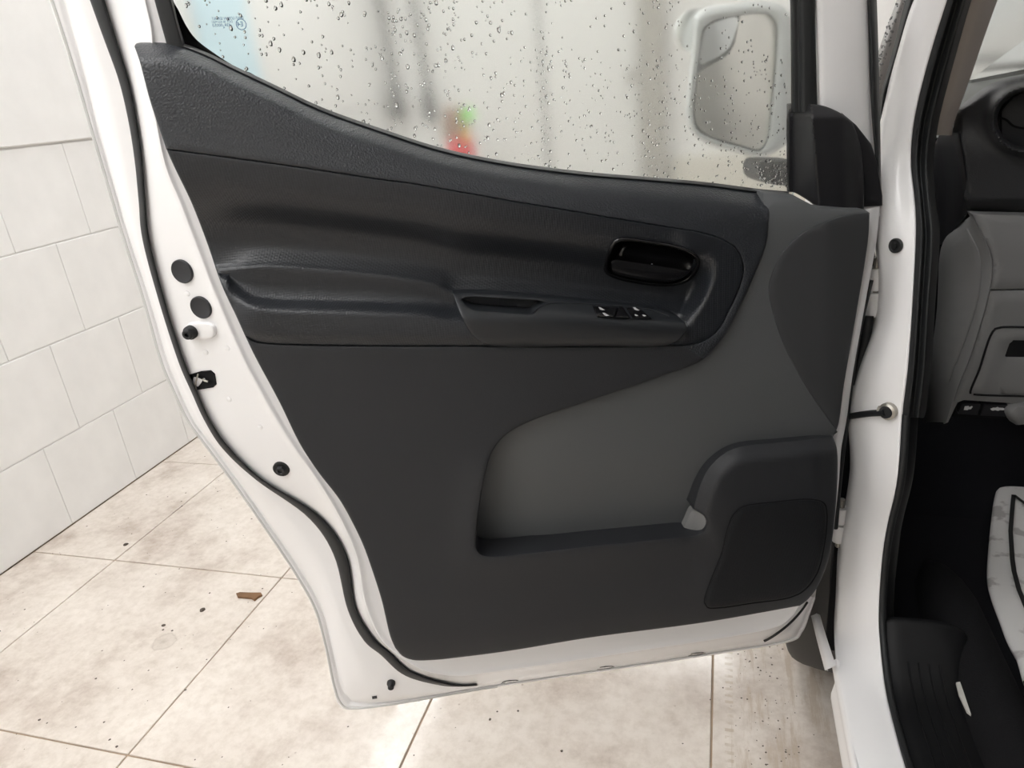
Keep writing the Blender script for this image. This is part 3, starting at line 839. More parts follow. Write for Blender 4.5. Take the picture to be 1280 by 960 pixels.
# etched maker's mark on the pane, read from outside and so mirrored here
def text_mesh(name, body, size, loc, right, up, mat, parent):
    cu = bpy.data.curves.new(name, 'FONT'); cu.body = body; cu.size = size; cu.extrude = .0; cu.resolution_u = 3
    tmp = bpy.data.objects.new(name + '_tmp', cu); COL.objects.link(tmp)
    dg = bpy.context.evaluated_depsgraph_get(); me = bpy.data.meshes.new_from_object(tmp.evaluated_get(dg))
    vs = np.array([v.co[:] for v in me.vertices]); fs = [tuple(p.vertices) for p in me.polygons]
    bpy.data.objects.remove(tmp); bpy.data.curves.remove(cu)
    return np.asarray(loc) + vs[:, :1] * right + vs[:, 1:2] * up, fs
M['etch'] = plain('blue_grey_etch', (0.02, 0.08, 0.20), 0.6)
VV, FF = [], []
def add_text(body, px, py, size, width):
    global VV, FF
    p0, p1 = D(px, py, -.0392), D(px - width, py - width * -.03, -.0392)
    r_ = (p1 - p0) / np.linalg.norm(p1 - p0); up_ = np.cross(r_, DN); up_ /= np.linalg.norm(up_)
    if up_[2] < 0: up_ = -up_
    v, f = text_mesh('t', body, size, (0, 0, 0), np.array([1.0, 0, 0]), np.array([0, 1.0, 0]), 'etch', None)
    L = v[:, 0].max(); sc = np.linalg.norm(p1 - p0) / L
    W = p0 + v[:, :1] * sc * r_ + v[:, 1:2] * up_
    k = len(VV); VV += list(W); FF += [tuple(i + k for i in q) for q in f]
add_text('SAINT-GOBAIN SEKURIT', 305, 24.0, .0044, 40)
add_text('DOT 38 AS2 M201', 291, 28.2, .0036, 26)
add_text('43R-00053', 289, 32.9, .0046, 23)
add_text('4', 281.5, 36, .004, 2)
add_text('E4', 304.5, 33.0, .0075, 7.5)
cE = D(301.5, 30.5, -.0392); seg = 28; k = len(VV)
for r_ in (.0062, .0054):
    for j in range(seg):
        q = 2 * math.pi * j / seg; VV.append(cE + DU * math.cos(q) * r_ + np.array([0, 0, 1.0]) * math.sin(q) * r_)
FF += [(k + j, k + (j + 1) % seg, k + seg + (j + 1) % seg, k + seg + j) for j in range(seg)]
mesh_obj('glass_marking', VV, FF, 'etch', glass, smooth=False)

def strip(name, rails_px, ws, mat, parent, n=40, across=3):
    rs = resample(rails_px, n)
    return grid(name, [DA(r, np.full(n, w)) for r, w in zip(rs, ws)], mat, parent, across=across)
# rear window channel
ch_l = [(96, -380), (178, -60), (193, 0), (200, 26), (209, 58)]; ch_r = [(116, -380), (200, -60), (216, 0), (223, 28), (234, 64)]
mm = lambda a, b, t: [(p[0] * (1 - t) + q[0] * t, p[1] * (1 - t) + q[1] * t) for p, q in zip(a, b)]
strip('window_channel', [ch_l, mm(ch_l, ch_r, .08), mm(ch_l, ch_r, .8), mm(ch_l, ch_r, .9), ch_r], [.004, .012, .012, .006, -.040], 'rubber', door)
fr_l = [(960, -380), (984, -60), (987.5, 0), (988.5, 60), (989, 140)]; fr_r = [(1000, -380), (1017, -60), (1019, 0), (1020, 60), (1022, 140)]
strip('window_channel', [fr_l, mm(fr_l, fr_r, .1), mm(fr_l, fr_r, .33), mm(fr_l, fr_r, .40), mm(fr_l, fr_r, .95), fr_r], [-.040, -.024, -.022, -.008, -.004, -.012], 'rubber', door)
# ---- white front upright of the window frame and its seal
up_l = [(996, -380), (1015, -60), (1018, 0), (1020, 60), (1022, 140), (1024, 200), (1026, 270)]; up_r = [(1078, -380), (1084, -60), (1085, 0), (1087, 60), (1089, 140), (1094, 200), (1100, 270)]
strip('window_upright', [up_l, mm(up_l, up_r, .05), mm(up_l, up_r, .5), mm(up_l, up_r, .93), up_r, up_r], [-.022, -.008, -.006, -.010, -.018, -.06], 'paint', door)
us_l = [(1075, -380), (1082, -60), (1084, 0), (1086, 60), (1089, 140), (1094, 200), (1099, 256)]; us_r = [(1088, -380), (1094, -60), (1096, 0), (1098, 60), (1100, 140), (1101, 200), (1102, 256)]
strip('front_seal', [us_l, mm(us_l, us_r, .3), mm(us_l, us_r, .75), us_r], [-.014, -.004, -.008, -.022], 'rubber', door)

hd = [(-62, -392), (94, -392), (400, -392), (700, -392), (980, -392), (1092, -392)]; hd2 = [(-59, -368), (94, -366), (400, -366), (700, -366), (980, -366), (1088, -368)]
strip('window_header', [hd, mm(hd, hd2, .06), mm(hd, hd2, .5), mm(hd, hd2, .94), hd2, hd2], [-.055, -.004, .004, -.004, -.012, -.05], 'paint', door, n=60)
hd3 = [(96, -368), (300, -368), (500, -368), (700, -368), (980, -368)]; hd4 = [(p[0], -352) for p in hd3]
strip('window_channel', [hd3, mm(hd3, hd4, .3), mm(hd3, hd4, .8), hd4], [-.004, .008, .004, -.040], 'rubber', door, n=30)
# ---- mirror corner cover
MC = join(curve([(984.5, 129.5), (991, 129), (1014, 130), (1032, 133), (1055, 144), (1066, 154)], 3), curve([(1066, 154), (1074, 176), (1078, 200), (1080, 230), (1080, 262)], 4),
          curve([(1080, 262), (1060, 263), (1040, 262), (1025, 260), (1010, 250), (994, 241), (985, 240)], 3), curve([(985, 240), (984.5, 129.5)], 4))
def w_mc(x, y):
    rx = 1014 + (y - 131) * .075
    a = np.clip((x - 991) / (rx - 991), 0, 1)
    w = -.034 + .052 * a
    w = np.where(x > rx, .018 + .003 * sstep((x - rx) / 25) - .012 * sstep((x - 1052) / 26), w)
    return w - .015 * sstep((150 - y) / 22)
region('mirror_corner_cover', MC, w_mc, 'black', door, step=2.6, edge=2.2, drop=.003, skirt=.004)
fl = np.array([(1052, 141), (1070, 156), (1089, 180), (1096, 202), (1100.5, 228), (1103, 245), (1103, 257), (1080, 258.5), (1070, 258), (1070, 190)], float)
region('corner_flange', curve(np.vstack([fl, fl[:1]]), 4, smooth=False)[:-1], lambda x, y: -.003 + 0 * x, 'black', door, step=6, edge=1.5, drop=.002, skirt=.012)

# ---- painted shell: rings from the outer hem to the edge of the trim
ST = [  # hem, hem_in, seal_out, seal_in, ridge, trim
 [(-59, -380), (-42, -380), (-10, -380), (10, -380), (74, -380), (94, -380)],
 [(42, -60), (58, -60), (92, -60), (112, -60), (166, -60), (181, -60)],
 [(61, 0), (80, 0), (112, 0), (131, 0), (181, 0), (196, 0)],
 [(78, 50), (94, 50), (130, 50), (146, 50), (190, 48), (212, 55)],
 [(94, 100), (107, 100), (148, 100), (161, 100), (186, 96), (200, 96)],
 [(109, 150), (119, 150), (160, 150), (171, 150), (193, 140), (212, 140)],
 [(124, 200), (133, 200), (168, 200), (178, 200), (206, 205), (232, 200)],
 [(139, 250), (147, 250), (173, 250), (182, 250), (224, 250), (258, 250)],
 [(154, 300), (162, 300), (178, 300), (187, 300), (243, 300), (278, 300)],
 [(178, 375), (187, 375), (198, 375), (206, 375), (270, 370), (308, 375)],
 [(199, 450), (209, 450), (222, 450), (230, 450), (303, 446), (342, 450)],
 [(216, 490), (225, 490), (239, 490), (247, 490), (324, 486), (364, 490)],
 [(234, 527), (243, 527), (256, 527), (264, 527), (345, 524), (385, 527)],
 [(261, 564), (269, 562), (279, 562), (289, 562), (368, 560), (408, 562)],
 [(289, 602), (297, 600), (320, 600), (329, 600), (394, 596), (432, 600)],
 [(330, 660), (337, 657), (384, 646), (400, 645), (424, 645), (462, 655)],
 [(367, 716), (375, 712), (417, 694), (434, 694), (446, 696), (488, 700)],
 [(392, 761), (401, 758), (434, 761), (445, 758), (456, 752), (500, 745)],
 [(405, 806), (414, 804), (454, 800), (467, 796), (474, 795), (512, 780)],
 [(416, 859), (426, 856), (476, 819), (489, 816), (497, 818), (522, 800)],
 [(424, 881), (436, 872), (505, 844), (515, 839), (530, 838), (540, 812)],
 [(440, 887), (448, 878), (550, 858), (560, 853), (570, 845), (562, 812)],
 [(492, 881), (493, 876), (587, 859), (592, 856), (600, 842), (590, 808)],
 [(600, 862), (600, 859), (640, 852), (642, 849), (645, 836), (640, 800)],
 [(700, 847), (700, 844), (712, 841), (713, 838), (715, 826), (712, 788)],
 [(810, 831), (810, 828), (812, 825), (813, 822), (814, 811), (812, 772)],
 [(900, 817), (900, 814), (900, 811), (900, 808), (900, 798), (900, 762)],
 [(985, 803), (983, 800), (975, 797), (972, 794), (966, 785), (960, 752)],
 [(1003, 790), (1000, 786), (995, 782), (992, 778), (988, 772), (975, 748)],
 [(1012, 768), (1009, 764), (1005, 762), (1003, 760), (999, 757), (985, 744)],
 [(1019, 748), (1017, 746), (1014, 746), (1012, 745), (1008, 744), (995, 738)],
]
ST = np.array(ST, float)
NS = 200
sw = [-.062, -.054, -.034, -.026, .009, .012]
rs = resample([ST[:, k] for k in range(6)], NS)
back = [DA(rs[0], np.full(NS, sw[0])) - DN * .012]
rails = back + [DA(rs[0], np.full(NS, sw[0]))]
h2 = rs[0] * .45 + rs[1] * .55
rails += [DA(rs[0] * .9 + rs[1] * .1, np.full(NS, -.058)), DA(h2, np.full(NS, -.057)), DA(rs[1], np.full(NS, -.061)), DA(rs[1] * .93 + rs[2] * .07, np.full(NS, -.054))]
rails += [DA(rs[1] * .5 + rs[2] * .5, np.full(NS, -.038)), DA(rs[2], np.full(NS, sw[2])), DA(rs[2] * .5 + rs[3] * .5, np.full(NS, -.032)), DA(rs[3], np.full(NS, sw[3])),
          DA(rs[3] * .8 + rs[4] * .2, np.full(NS, -.018)), DA(rs[3] * .25 + rs[4] * .75, np.full(NS, -.003)), DA(rs[4] * .93 + rs[3] * .07, np.full(NS, .004)), DA(rs[4], np.full(NS, sw[4])), DA(rs[4] * .78 + rs[5] * .22, np.full(NS, .0055)), DA(rs[5], np.full(NS, .004))]
shell = grid('door_shell', rails, 'paint', door, across=3)
dgv = [tuple(v.co) for v in shell.data.vertices]; off = base_of(door)
bvh = BVHTree.FromPolygons([tuple(np.array(v) + off) for v in dgv], [tuple(p.vertices) for p in shell.data.polygons])
def on_shell(px, py):
    loc, nrm, *_ = bvh.ray_cast(Vector(CAM), Vector(ray(px, py)).normalized())
    nrm = np.array(nrm)
    if nrm @ ray(px, py) > 0: nrm = -nrm
    return np.array(loc), nrm
# clear sealer bead on the hem
tube('hem_sealer', DA(rs[0] * .80 + rs[1] * .20, np.full(NS, -.0575))[2:155], .0022, 'sealgrey', shell, seg=6)
# rubber seal between the two rails, thin at the latch and broad at the lower corner
s_w = [-.046, -.036]
k0, k1 = 0, int(NS * 22.3 / 30)
ra, rb = rs[2][k0:k1], rs[3][k0:k1]
nn_ = len(ra); taper = np.ones(nn_); taper[-14:] = np.linspace(1, .15, 14)
rc = (ra + rb) / 2; ra2 = rc + (ra - rc) * taper[:, None]; rb2 = rc + (rb - rc) * taper[:, None]
seal = grid('door_seal', [DA(ra2, np.full(nn_, -.036)), DA(ra2 * .9 + rb2 * .1, np.full(nn_, -.025)), DA(rc, np.full(nn_, -.017)), DA(ra2 * .15 + rb2 * .85, np.full(nn_, -.016)), DA(rb2, np.full(nn_, -.028))], 'rubber', door, across=3)
fsl = resample([[(940, 806), (958, 799), (975, 788), (990, 775), (1003, 760), (1012, 745), (1018, 728)]], 30)[0]
tube('door_seal', [on_shell(x, y)[0] + DN * .001 for x, y in fsl[4:-7]], .0028, 'rubber', door, seg=8)
# door outer skin behind everything (below the belt)
skin = np.vstack([rs[0][int(NS * 2 / 30):], [(1024, 700), (1036, 600), (1060, 450), (1080, 330), (1090, 262), (960, 262), (780, 240), (600, 215), (480, 185), (330, 130), (230, 80), (100, 40)]])
o = region('outer_skin', skin[::2], lambda x, y: -.086 + 0 * x, 'paint', door, step=60, edge=2, drop=.001, skirt=.004)

# white strip of the shell in front of the trim
fs_l = [(1080, 262), (1082, 300), (1067, 394), (1052, 480), (1044, 535), (1040, 560), (1042, 600), (1037, 660), (1031, 700), (1022, 726)]
fs_r = [(1100, 258), (1095, 305), (1079, 394), (1066, 469), (1059, 522), (1052, 560), (1049, 600), (1044, 645), (1041, 670), (1036, 690)]
strip('front_shell_edge', [fs_l, mm(fs_l, fs_r, .45), mm(fs_l, fs_r, .9), fs_r, fs_r], [.004, .006, .002, -.006, -.060], 'paint', door, n=60)

# ---- hardware on the painted shell
def plug(px, py, r):
    p, nr = on_shell(px, py); p = p + nr * .0012
    lathe('rubber_plug', p, nr, [(r, -.004), (r, .001), (r * .93, .0022), (r * .85, .0016), (.001, .0014)], 'plug', shell, seg=28)
plug(228.5, 339, .0158); plug(252, 384, .0155)
# buffer on its raised pad
p, nr = on_shell(252, 413)
padp = []
for q in np.linspace(0, 2 * math.pi, 40, endpoint=False):
    ex, ey = 19 * np.sign(math.cos(q)) * abs(math.cos(q)) ** .6, 11 * np.sign(math.sin(q)) * abs(math.sin(q)) ** .75
    padp.append((252 + ex + ey * .12, 412.5 + ey - ex * .03))
padp = np.array(padp)
P0_ = np.array([on_shell(*q)[0] for q in padp]); cm = P0_.mean(0); nrm_ = nr * .6 + DN * .4; nrm_ /= np.linalg.norm(nrm_)
grid('buffer_pad', [np.vstack([r_, r_[:1]]) for r_ in (P0_ - nrm_ * .002, cm + (P0_ - cm) * .96 + nrm_ * .003, cm + (P0_ - cm) * .84 + nrm_ * .0055, cm + (P0_ - cm) * .02 + nrm_ * .0055)], 'paint', shell, across=3)
p, nr = on_shell(242, 413); nb = nr * .6 + DN * .4
lathe('rubber_buffer', p + nb * .005, nb, [(.0095, 0), (.0095, .006), (.0075, .008), (.007, .013), (.0055, .0145), (.003, .0145), (.0025, .010)], 'rubber', shell, seg=20)
# hex bolt
p, nr = on_shell(352, 585.5); nb = nr * .5 + DN * .5
lathe('cap_bolt', p, nb, [(.0125, 0), (.0125, .002), (.011, .003), (.0075, .0025), (.0072, .0025)], 'rubber', shell, seg=24)
lathe('cap_bolt', p + nb * .0025 / np.linalg.norm(nb), nb, [(.0068, 0), (.0068, .005), (.006, .0056), (.0035, .0056), (.003, .003)], 'plug', shell, seg=6)
# lower stud
p, nr = on_shell(489, 853); nb = nr * .5 + DN * .5
lathe('rubber_stud', p, nb, [(.0075, 0), (.0075, .004), (.006, .006), (.0052, .013), (.004, .014)], 'rubber', shell, seg=18)
# small dimples from the press work
for (px, py) in ((234, 367), (257, 440), (284, 435), (286, 499), (325, 534)):
    p, nr = on_shell(px, py)
    lathe('pressed_dimple', p - nr * .0004, nr, [(.0042, 0), (.0038, .0010), (.002, .0016), (.0005, .0017)], 'paint', shell, seg=14)
# latch: dark throat, striker fork, frame
lt_px = np.array([(236.5, 468), (252, 463.5), (264, 462.5), (269, 467), (271, 480), (267, 484), (252, 486.5), (245, 487.5), (240, 480)], float)
lp = curve(np.vstack([lt_px, lt_px[:1]]), 3, smooth=False)[:-1]
L0 = np.array([on_shell(*q)[0] for q in lp]); c0 = L0.mean(0); nl = nr * .5 + DN * .5; nl /= np.linalg.norm(nl)
latch = grid('latch', [np.vstack([r_, r_[:1]]) for r_ in (L0 + nl * .0005, c0 + (L0 - c0) * .97 + nl * .0016, c0 + (L0 - c0) * .86 + nl * .0012, c0 + (L0 - c0) * .80 - nl * .0002 + nl * .0010, c0 + (L0 - c0) * .02 + nl * .0008)], 'deep', shell, across=2)
fk = [on_shell(*q)[0] + nl * .004 for q in ((249, 466), (247.5, 472), (246, 479), (247, 486))]
tube('latch_plate_edge', curve(fk, .002), .0011, 'steel', shell, seg=6)
fk = [on_shell(*q)[0] + nl * .0025 for q in ((254, 473), (257, 475), (261, 476))]
tube('latch_fork', curve(fk, .002), .0016, 'steel', shell, seg=6)
# drain slots along the bottom edge
for (px, py) in ((637, 852), (757, 834.5), (871, 817.5)):
    pts = [(px - 11, py + 2.4), (px - 7, py - .6), (px, py - 1.8), (px + 8, py - 2.2), (px + 11, py - 1.6), (px + 4, py + .6)]
    A = np.array([on_shell(*q)[0] for q in pts]); prism('drain_slot', A + DN * .0012, A - DN * .001, 'gloss', shell)
pts = [(465, 870.5), (471, 869.5), (471.5, 872.5), (465.5, 873.5)]
A = np.array([on_shell(*q)[0] for q in pts]); prism('drain_slot', A + DN * .001, A - DN * .001, 'plug', shell)

# ---- folded outside mirror beyond the pane
mir_out = ring([(868, 22), (880, 12), (915, 6), (950, 3), (972, 6), (984, 16), (990, 40), (991, 110), (988, 170), (972, 186), (950, 196), (920, 190), (880, 178), (864, 165), (858, 145), (861, 100), (866, 50)], 5)
side = link(bpy.data.objects.new('side_mirror', None)); side.parent = door
WM = -.17
mo = np.vstack([mir_out, mir_out[:1]]); cmx = np.array([925.0, 98.0])
mr = np.vstack([ring([(878, 36), (890, 26), (915, 20), (945, 16.5), (962, 18), (970, 28), (971, 60), (966, 120), (958, 180), (950, 189), (925, 184), (885, 172), (870, 162), (866, 145), (869, 100), (874, 60)], 5)])
mo_r = ring_rails(mir_out); mr_r = ring_rails(mr)
# match the start of both loops
kk = int(np.argmin(np.hypot(*(mr_r - mo_r[0]).T))); mr_r = np.roll(mr_r, -kk, 0)
mo_r = np.vstack([mo_r, mo_r[:1]]); mr_r = np.vstack([mr_r, mr_r[:1]])
L_ = len(mo_r)
M['housing'] = plain('white_mirror_housing', (0.74, 0.76, 0.76), 0.45)
grid('housing', [DA(mr_r, np.full(L_, WM - .012)), DA(mr_r, np.full(L_, WM + .002)), DA(mo_r * .5 + mr_r * .5, np.full(L_, WM + .006)), DA(mo_r, np.full(L_, WM - .008)), DA(cmx + (mo_r - cmx) * 1.0, np.full(L_, WM - .045)), DA(cmx + (mo_r - cmx) * .75, np.full(L_, WM - .085)), DA(cmx + (mo_r - cmx) * .05, np.full(L_, WM - .10))], 'housing', side, across=3)
M['rim'] = plain('grey_mirror_rim', (0.23, 0.24, 0.23), 0.6)
slab('mirror_back', mr, WM - .012, .003, 'rim', side)
MG = join(curve([(925, 19.5), (945, 17.5), (961, 19), (968.5, 29), (969, 60), (964, 120), (957, 176), (949, 186), (925, 181), (885, 168), (873, 158), (868.5, 145), (869.5, 120), (872, 92)], 4), curve([(872, 92), (890, 81), (908, 70), (917, 56), (921, 38), (925, 19.5)], 4))
slab('main_mirror_glass', MG, WM - .006, .003, 'mirror', side)
WG = ring([(880, 40), (888, 31), (905, 24), (920, 21.5), (922.5, 26), (918, 42), (912, 58), (900, 69), (885, 77), (876, 80), (874, 72), (877, 55)], 4)
slab('wide_angle_glass', WG, WM - .0055, .003, 'mirror2', side)
o = lathe('round_mirror', D(868, 38, WM - .05), DN, [(.027, -.02), (.030, -.004), (.030, .002), (.026, .004), (.001, .005)], 'mirror2', side, seg=28)
arm = join(curve([(946, 207), (950, 201), (962, 199.5), (992, 200)], 4), curve([(992, 234), (960, 229), (948, 222), (946, 207)], 4))
region('mirror_arm', arm, lambda x, y: -.075 + 0 * x, 'black', side, step=8, edge=4, drop=.01, skirt=.05)

# ---- hinges and check strap in the gap
def hinge(px, py, hgt):
    c = D(px, py, -.045); hg = link(bpy.data.objects.new('hinge', None)); hg.parent = door
    tube('hinge_knuckle', [c + np.array([0, 0, -hgt / 2]), c + np.array([0, 0, 0])], .011, 'paint', hg, seg=14)
    tube('hinge_knuckle', [c + np.array([0, 0, .004]), c + np.array([0, 0, hgt / 2])], .0105, 'paint', hg, seg=14)
    tube('hinge_pin', [c + np.array([0, 0, -hgt / 2 - .012]), c + np.array([0, 0, hgt / 2 + .016])], .005, 'steel', hg, seg=10)
    box('hinge_leaf', c + np.array([-.05, -.004, -hgt / 2]), c + np.array([0, .004, hgt / 2]), 'paint', hg, bev=.002)
hinge(1093, 365, .075); hinge(1050, 655, .07)
tube('wiring_boot', curve([D(1086, 395, -.035), D(1083, 420, -.03), D(1077, 445, -.028), D(1068, 480, -.03)], .01), [.007] * len(curve([D(1086, 395, -.035), D(1083, 420, -.03), D(1077, 445, -.028), D(1068, 480, -.03)], .01)), 'rubber', door, seg=10)
tube('front_gasket', curve([D(1088, 350, -.012), D(1074, 410, -.01), D(1064, 470, -.006), D(1056, 540, -.004), D(1049, 600, -.006), D(1044, 660, -.012)], .02), .0045, 'rubber', door, seg=8)

# ================================================================== THE VAN BODY
van = thing('cargo_van', (0.22, 1.12, 0.20), 'white van body round the open doorway with grey dashboard inside', 'van')
XB = 0.26
RR = [(1331, -420), (1205, -60), (1184, 0), (1168, 50), (1154, 100), (1142, 155), (1139, 205), (1144, 255), (1145, 300), (1140, 390), (1135, 460), (1128, 520), (1122, 600), (1110, 655), (1103, 700), (1099, 760), (1100, 800), (1107, 860), (1118, 908), (1133, 962), (1150, 1010)]
LLp = [(1294, -420, .98), (1168, -60, 1.10), (1145, 0, 1.13), (1130, 50, 1.16), (1116, 100, 1.19), (1102, 160, 1.20), (1100, 205, 1.18), (1098, 255, 1.15), (1098, 300, 1.14), (1099, 390, 1.13), (1075, 463, 1.12), (1063, 520, 1.12), (1066, 590, 1.12), (1059, 645, 1.13), (1050, 700, 1.13), (1047, 760, 1.12), (1045, 800, 1.10)]
XR_ = [.272, .262, .260, .258, .256, .254, .257, .261, .262] + [XB] * 12
Rp = [onX(x, y, X) for (x, y), X in zip(RR, XR_)]
Lp = [onY(x, y, Y) for x, y, Y in LLp]
XO = 0.196
for x, y in ((1047, 842), (1056, 890), (1068, 962), (1076, 1010)):
    q = onX(x, y, XO); Lp.append(q)
n = 90
Rs, Ls = resample([Rp, Lp], n)
inn = Rs + np.array([.012, .03, -.03])
outn = Ls + np.array([-.006, .03, 0])
tt = np.linspace(0, 1, n)
bul = np.array([-.001, -.010, .004])
rails = [Ls + np.array([.004, .05, -.01]), outn * 0 + Ls, Ls * .85 + Rs * .15 + bul * .55, Ls * .5 + Rs * .5 + bul * .9, Ls * .12 + Rs * .88 + bul * .4, Rs, inn]
pillar = grid('door_pillar', rails, 'paint', van, across=3)
# sill outer face below the pillar foot
sy = np.linspace(1.03, -0.2, 30)
def srow(X, z): return np.array([(X, y, z) for y in sy])
so_x = lambda y: XO
grid('sill', [srow(XO + .012, .345), srow(XO + .003, .353), srow(XO - .002, .347), srow(XO - .003, .335), srow(XO + .004, .328), srow(XO + .004, .300), srow(XO + .0, .262), srow(XO + .03, .225), srow(XO + .12, .21)], 'paint', van, across=3)
# fender edge running forward of the sill and inner wheel arch
fe_l = [onX(x, y, .178) for x, y in ((1031, 838), (1020, 796), (1012, 762), (1004, 730))]; fe_r = [onX(x, y, .187) for x, y in ((1041, 834), (1028, 793), (1019, 760), (1011, 728))]
grid('fender_edge', resample([[p + np.array([.006, .004, -.004]) for p in fe_l], fe_l, fe_r, [p + np.array([.006, .01, -.004]) for p in fe_r]], 12), 'paint', van, across=1)
grid('fender_side', [np.array([(XO + dx, y, z) for z in np.linspace(.62, 1.12, 8)]) for y, dx in ((1.235, .02), (1.26, .004), (1.32, 0), (2.0, .01), (2.5, .08))], 'paint', van, across=1)
box('wheel_arch_liner', (XO + .010, 1.18, .235), (XO + .075, 1.20, .95), 'deep', van)
box('inner_arch', (XO + .06, 1.21, .25), (XO + .09, 1.9, .70), 'deep', van)
box('pillar_backing', (XO + .075, 1.44, .70), (XO + .30, 1.46, 1.14), 'deep', van)
# tyre of the front wheel
wheel = link(bpy.data.objects.new('front_wheel', None)); wheel.parent = van
wc = np.array([XO - .004, 1.49, .312]); STEER = math.radians(13)
def wpt(x_, r_, q):
    lx, ly = x_ - .08, r_ * math.cos(q)
    return wc + np.array([.08 + lx * math.cos(STEER) + ly * math.sin(STEER), ly * math.cos(STEER) - lx * math.sin(STEER), r_ * math.sin(q)])
prof = [(.19, .03), (.20, .012), (.245, .0), (.285, .004), (.302, .016), (.310, .04), (.312, .09), (.310, .15), (.300, .175), (.26, .19), (.20, .18)]
a_ = []
for r_, x_ in prof:
    a_.append(np.array([wpt(x_, r_, q) for q in np.linspace(0, 2 * math.pi, 49)]))
grid('tyre', a_, 'tyre', wheel, across=2)
a_ = [np.array([wpt(x_, r_, q) for q in np.linspace(0, 2 * math.pi, 37)]) for r_, x_ in ((.195, .03), (.19, .02), (.17, .04), (.10, .03), (.03, .02), (.001, .02))]
grid('rim', a_, 'steel', wheel, across=2)

pv = BVHTree.FromPolygons([tuple(np.array(v.co) + base_of(van)) for v in pillar.data.vertices], [tuple(p.vertices) for p in pillar.data.polygons])
def on_pillar(px, py):
    loc, nrm, *_ = pv.ray_cast(Vector(CAM), Vector(ray(px, py)).normalized()); nrm = np.array(nrm)
    if nrm @ ray(px, py) > 0: nrm = -nrm
    return np.array(loc), nrm
p, nr = on_pillar(1120.5, 307)
lathe('pillar_plug', p, nr, [(.0105, 0), (.0105, .003), (.009, .004), (.007, .0025), (.004, .0025), (.0035, .0045), (.001, .0045)], 'rubber', pillar, seg=22)
# check strap
p, nr = on_pillar(1112, 513)
strap = tube('check_strap', curve([D(1058, 521, -.01), (D(1058, 521, -.01) + p) / 2 + np.array([0, 0, .0]), p + nr * .012], .01), .005, 'rubber', door, seg=10)
lathe('strap_bracket', p + nr * .004, nr, [(.013, -.004), (.013, .004), (.0095, .006), (.009, .009), (.004, .009)], 'steel', pillar, seg=16, mats=['steel', 'rubber'], fm=[0, 0, 1, 1, 1])
q_, _n = on_pillar(1101, 510)
tube('strap_clevis', [q_ + nr * .006, p + nr * .006], .0055, 'steel', pillar, seg=8)
# door opening seal on the body
SR = [(1362, -420), (1234, -60), (1213, 0), (1199, 50), (1185, 100), (1171, 155), (1164, 205), (1167, 255), (1172, 300), (1166, 390), (1162, 460), (1155, 522)]
Rb = Rp[:12]
Sb = [onY(x, y, Rb[i][1] + .02) for i, (x, y) in enumerate(SR)]
mid1 = [onY(RR[i][0] * .72 + SR[i][0] * .28, SR[i][1], Rb[i][1] - .010) for i in range(12)]
mid2 = [onY(RR[i][0] * .55 + SR[i][0] * .45, SR[i][1], Rb[i][1] + .004) for i in range(12)]
mid3 = [onY(RR[i][0] * .25 + SR[i][0] * .75, SR[i][1], Rb[i][1] - .008) for i in range(12)]
r5 = resample([[p + np.array([-.002, .012, 0]) for p in Rb], Rb, mid1, mid2, mid3, Sb, [p + np.array([.01, .03, 0]) for p in Sb]], 60)
grid('opening_seal', r5, 'rubber', van, across=4)
# lower, thin seal lip round to the sill
Rl = resample([[onX(x, y, XB) for x, y in RR[11:]]], 50)[0]
tube('sill_seal', Rl + np.array([.004, -.004, .004]), .0055, 'rubber', van, seg=8)
# black kick panel and sill trim inside the opening
kick_l = Rl[:26] + np.array([.006, .0, 0]); kick_r = kick_l + np.array([.02, .02, 0]); kick_f = kick_l * [0, 0, 1] + np.array([.36, 1.52, 0])
kick_m = kick_l + np.array([.035, .12, 0])
grid('kick_panel', [kick_l, kick_r, kick_m, kick_f], 'kick', van, across=4)
sl = Rl[22:] + np.array([.006, 0, 0.002])
def srail(dx, dz): 
    q = sl.copy(); q[:, 0] += dx; q[:, 2] = np.minimum(q[:, 2], .43) + dz; return q
trim_s = grid('sill_trim', [srail(0, 0), srail(.018, .007), srail(.07, .008), srail(.10, .004), srail(.125, -.015), srail(.13, -.06)], 'kick', van, across=4)
for dx in (.030, .045, .060, .075):
    q = sl[8:] + np.array([dx, 0, .0085]); q[:, 2] = np.minimum(q[:, 2], .4385)
    tube('tread_rib', q, .0014, 'kick', trim_s, seg=6)
box('cab_floor', (.278, -.3, .30), (1.6, 1.75, .352), 'carpet', van)
grid('toe_board', [np.array([(x, y, z) for x in np.linspace(.30, 1.3, 6)]) for y, z in ((1.50, .352), (1.68, .40), (1.85, .62), (1.90, .80))], 'carpet', van, across=3)
hump = []
for y, r_ in zip(np.linspace(1.32, .70, 14), np.concatenate([[.012, .03, .04], np.full(11, .045)])):
    hump.append([(.405 + r_ * 1.1 * math.cos(q), y, .345 + r_ * 1.6 * math.sin(q)) for q in np.linspace(math.pi, 0, 12)])
M['carpet2'] = plain('worn_grey_carpet', (0.010, 0.010, 0.011), 0.95, grain=1.0, gscale=450, spec=0.1)
grid('carpet_hump', np.array(hump).transpose(1, 0, 2), 'carpet2', van, across=2)
box('shade_wall', (1.25, .2, .30), (1.30, 1.9, 1.0), 'deep', van)  # added unseen wall that encloses the footwell and keeps it dark
box('bulkhead', (.28, 1.86, .25), (1.75, 1.90, 1.12), 'deep', van)

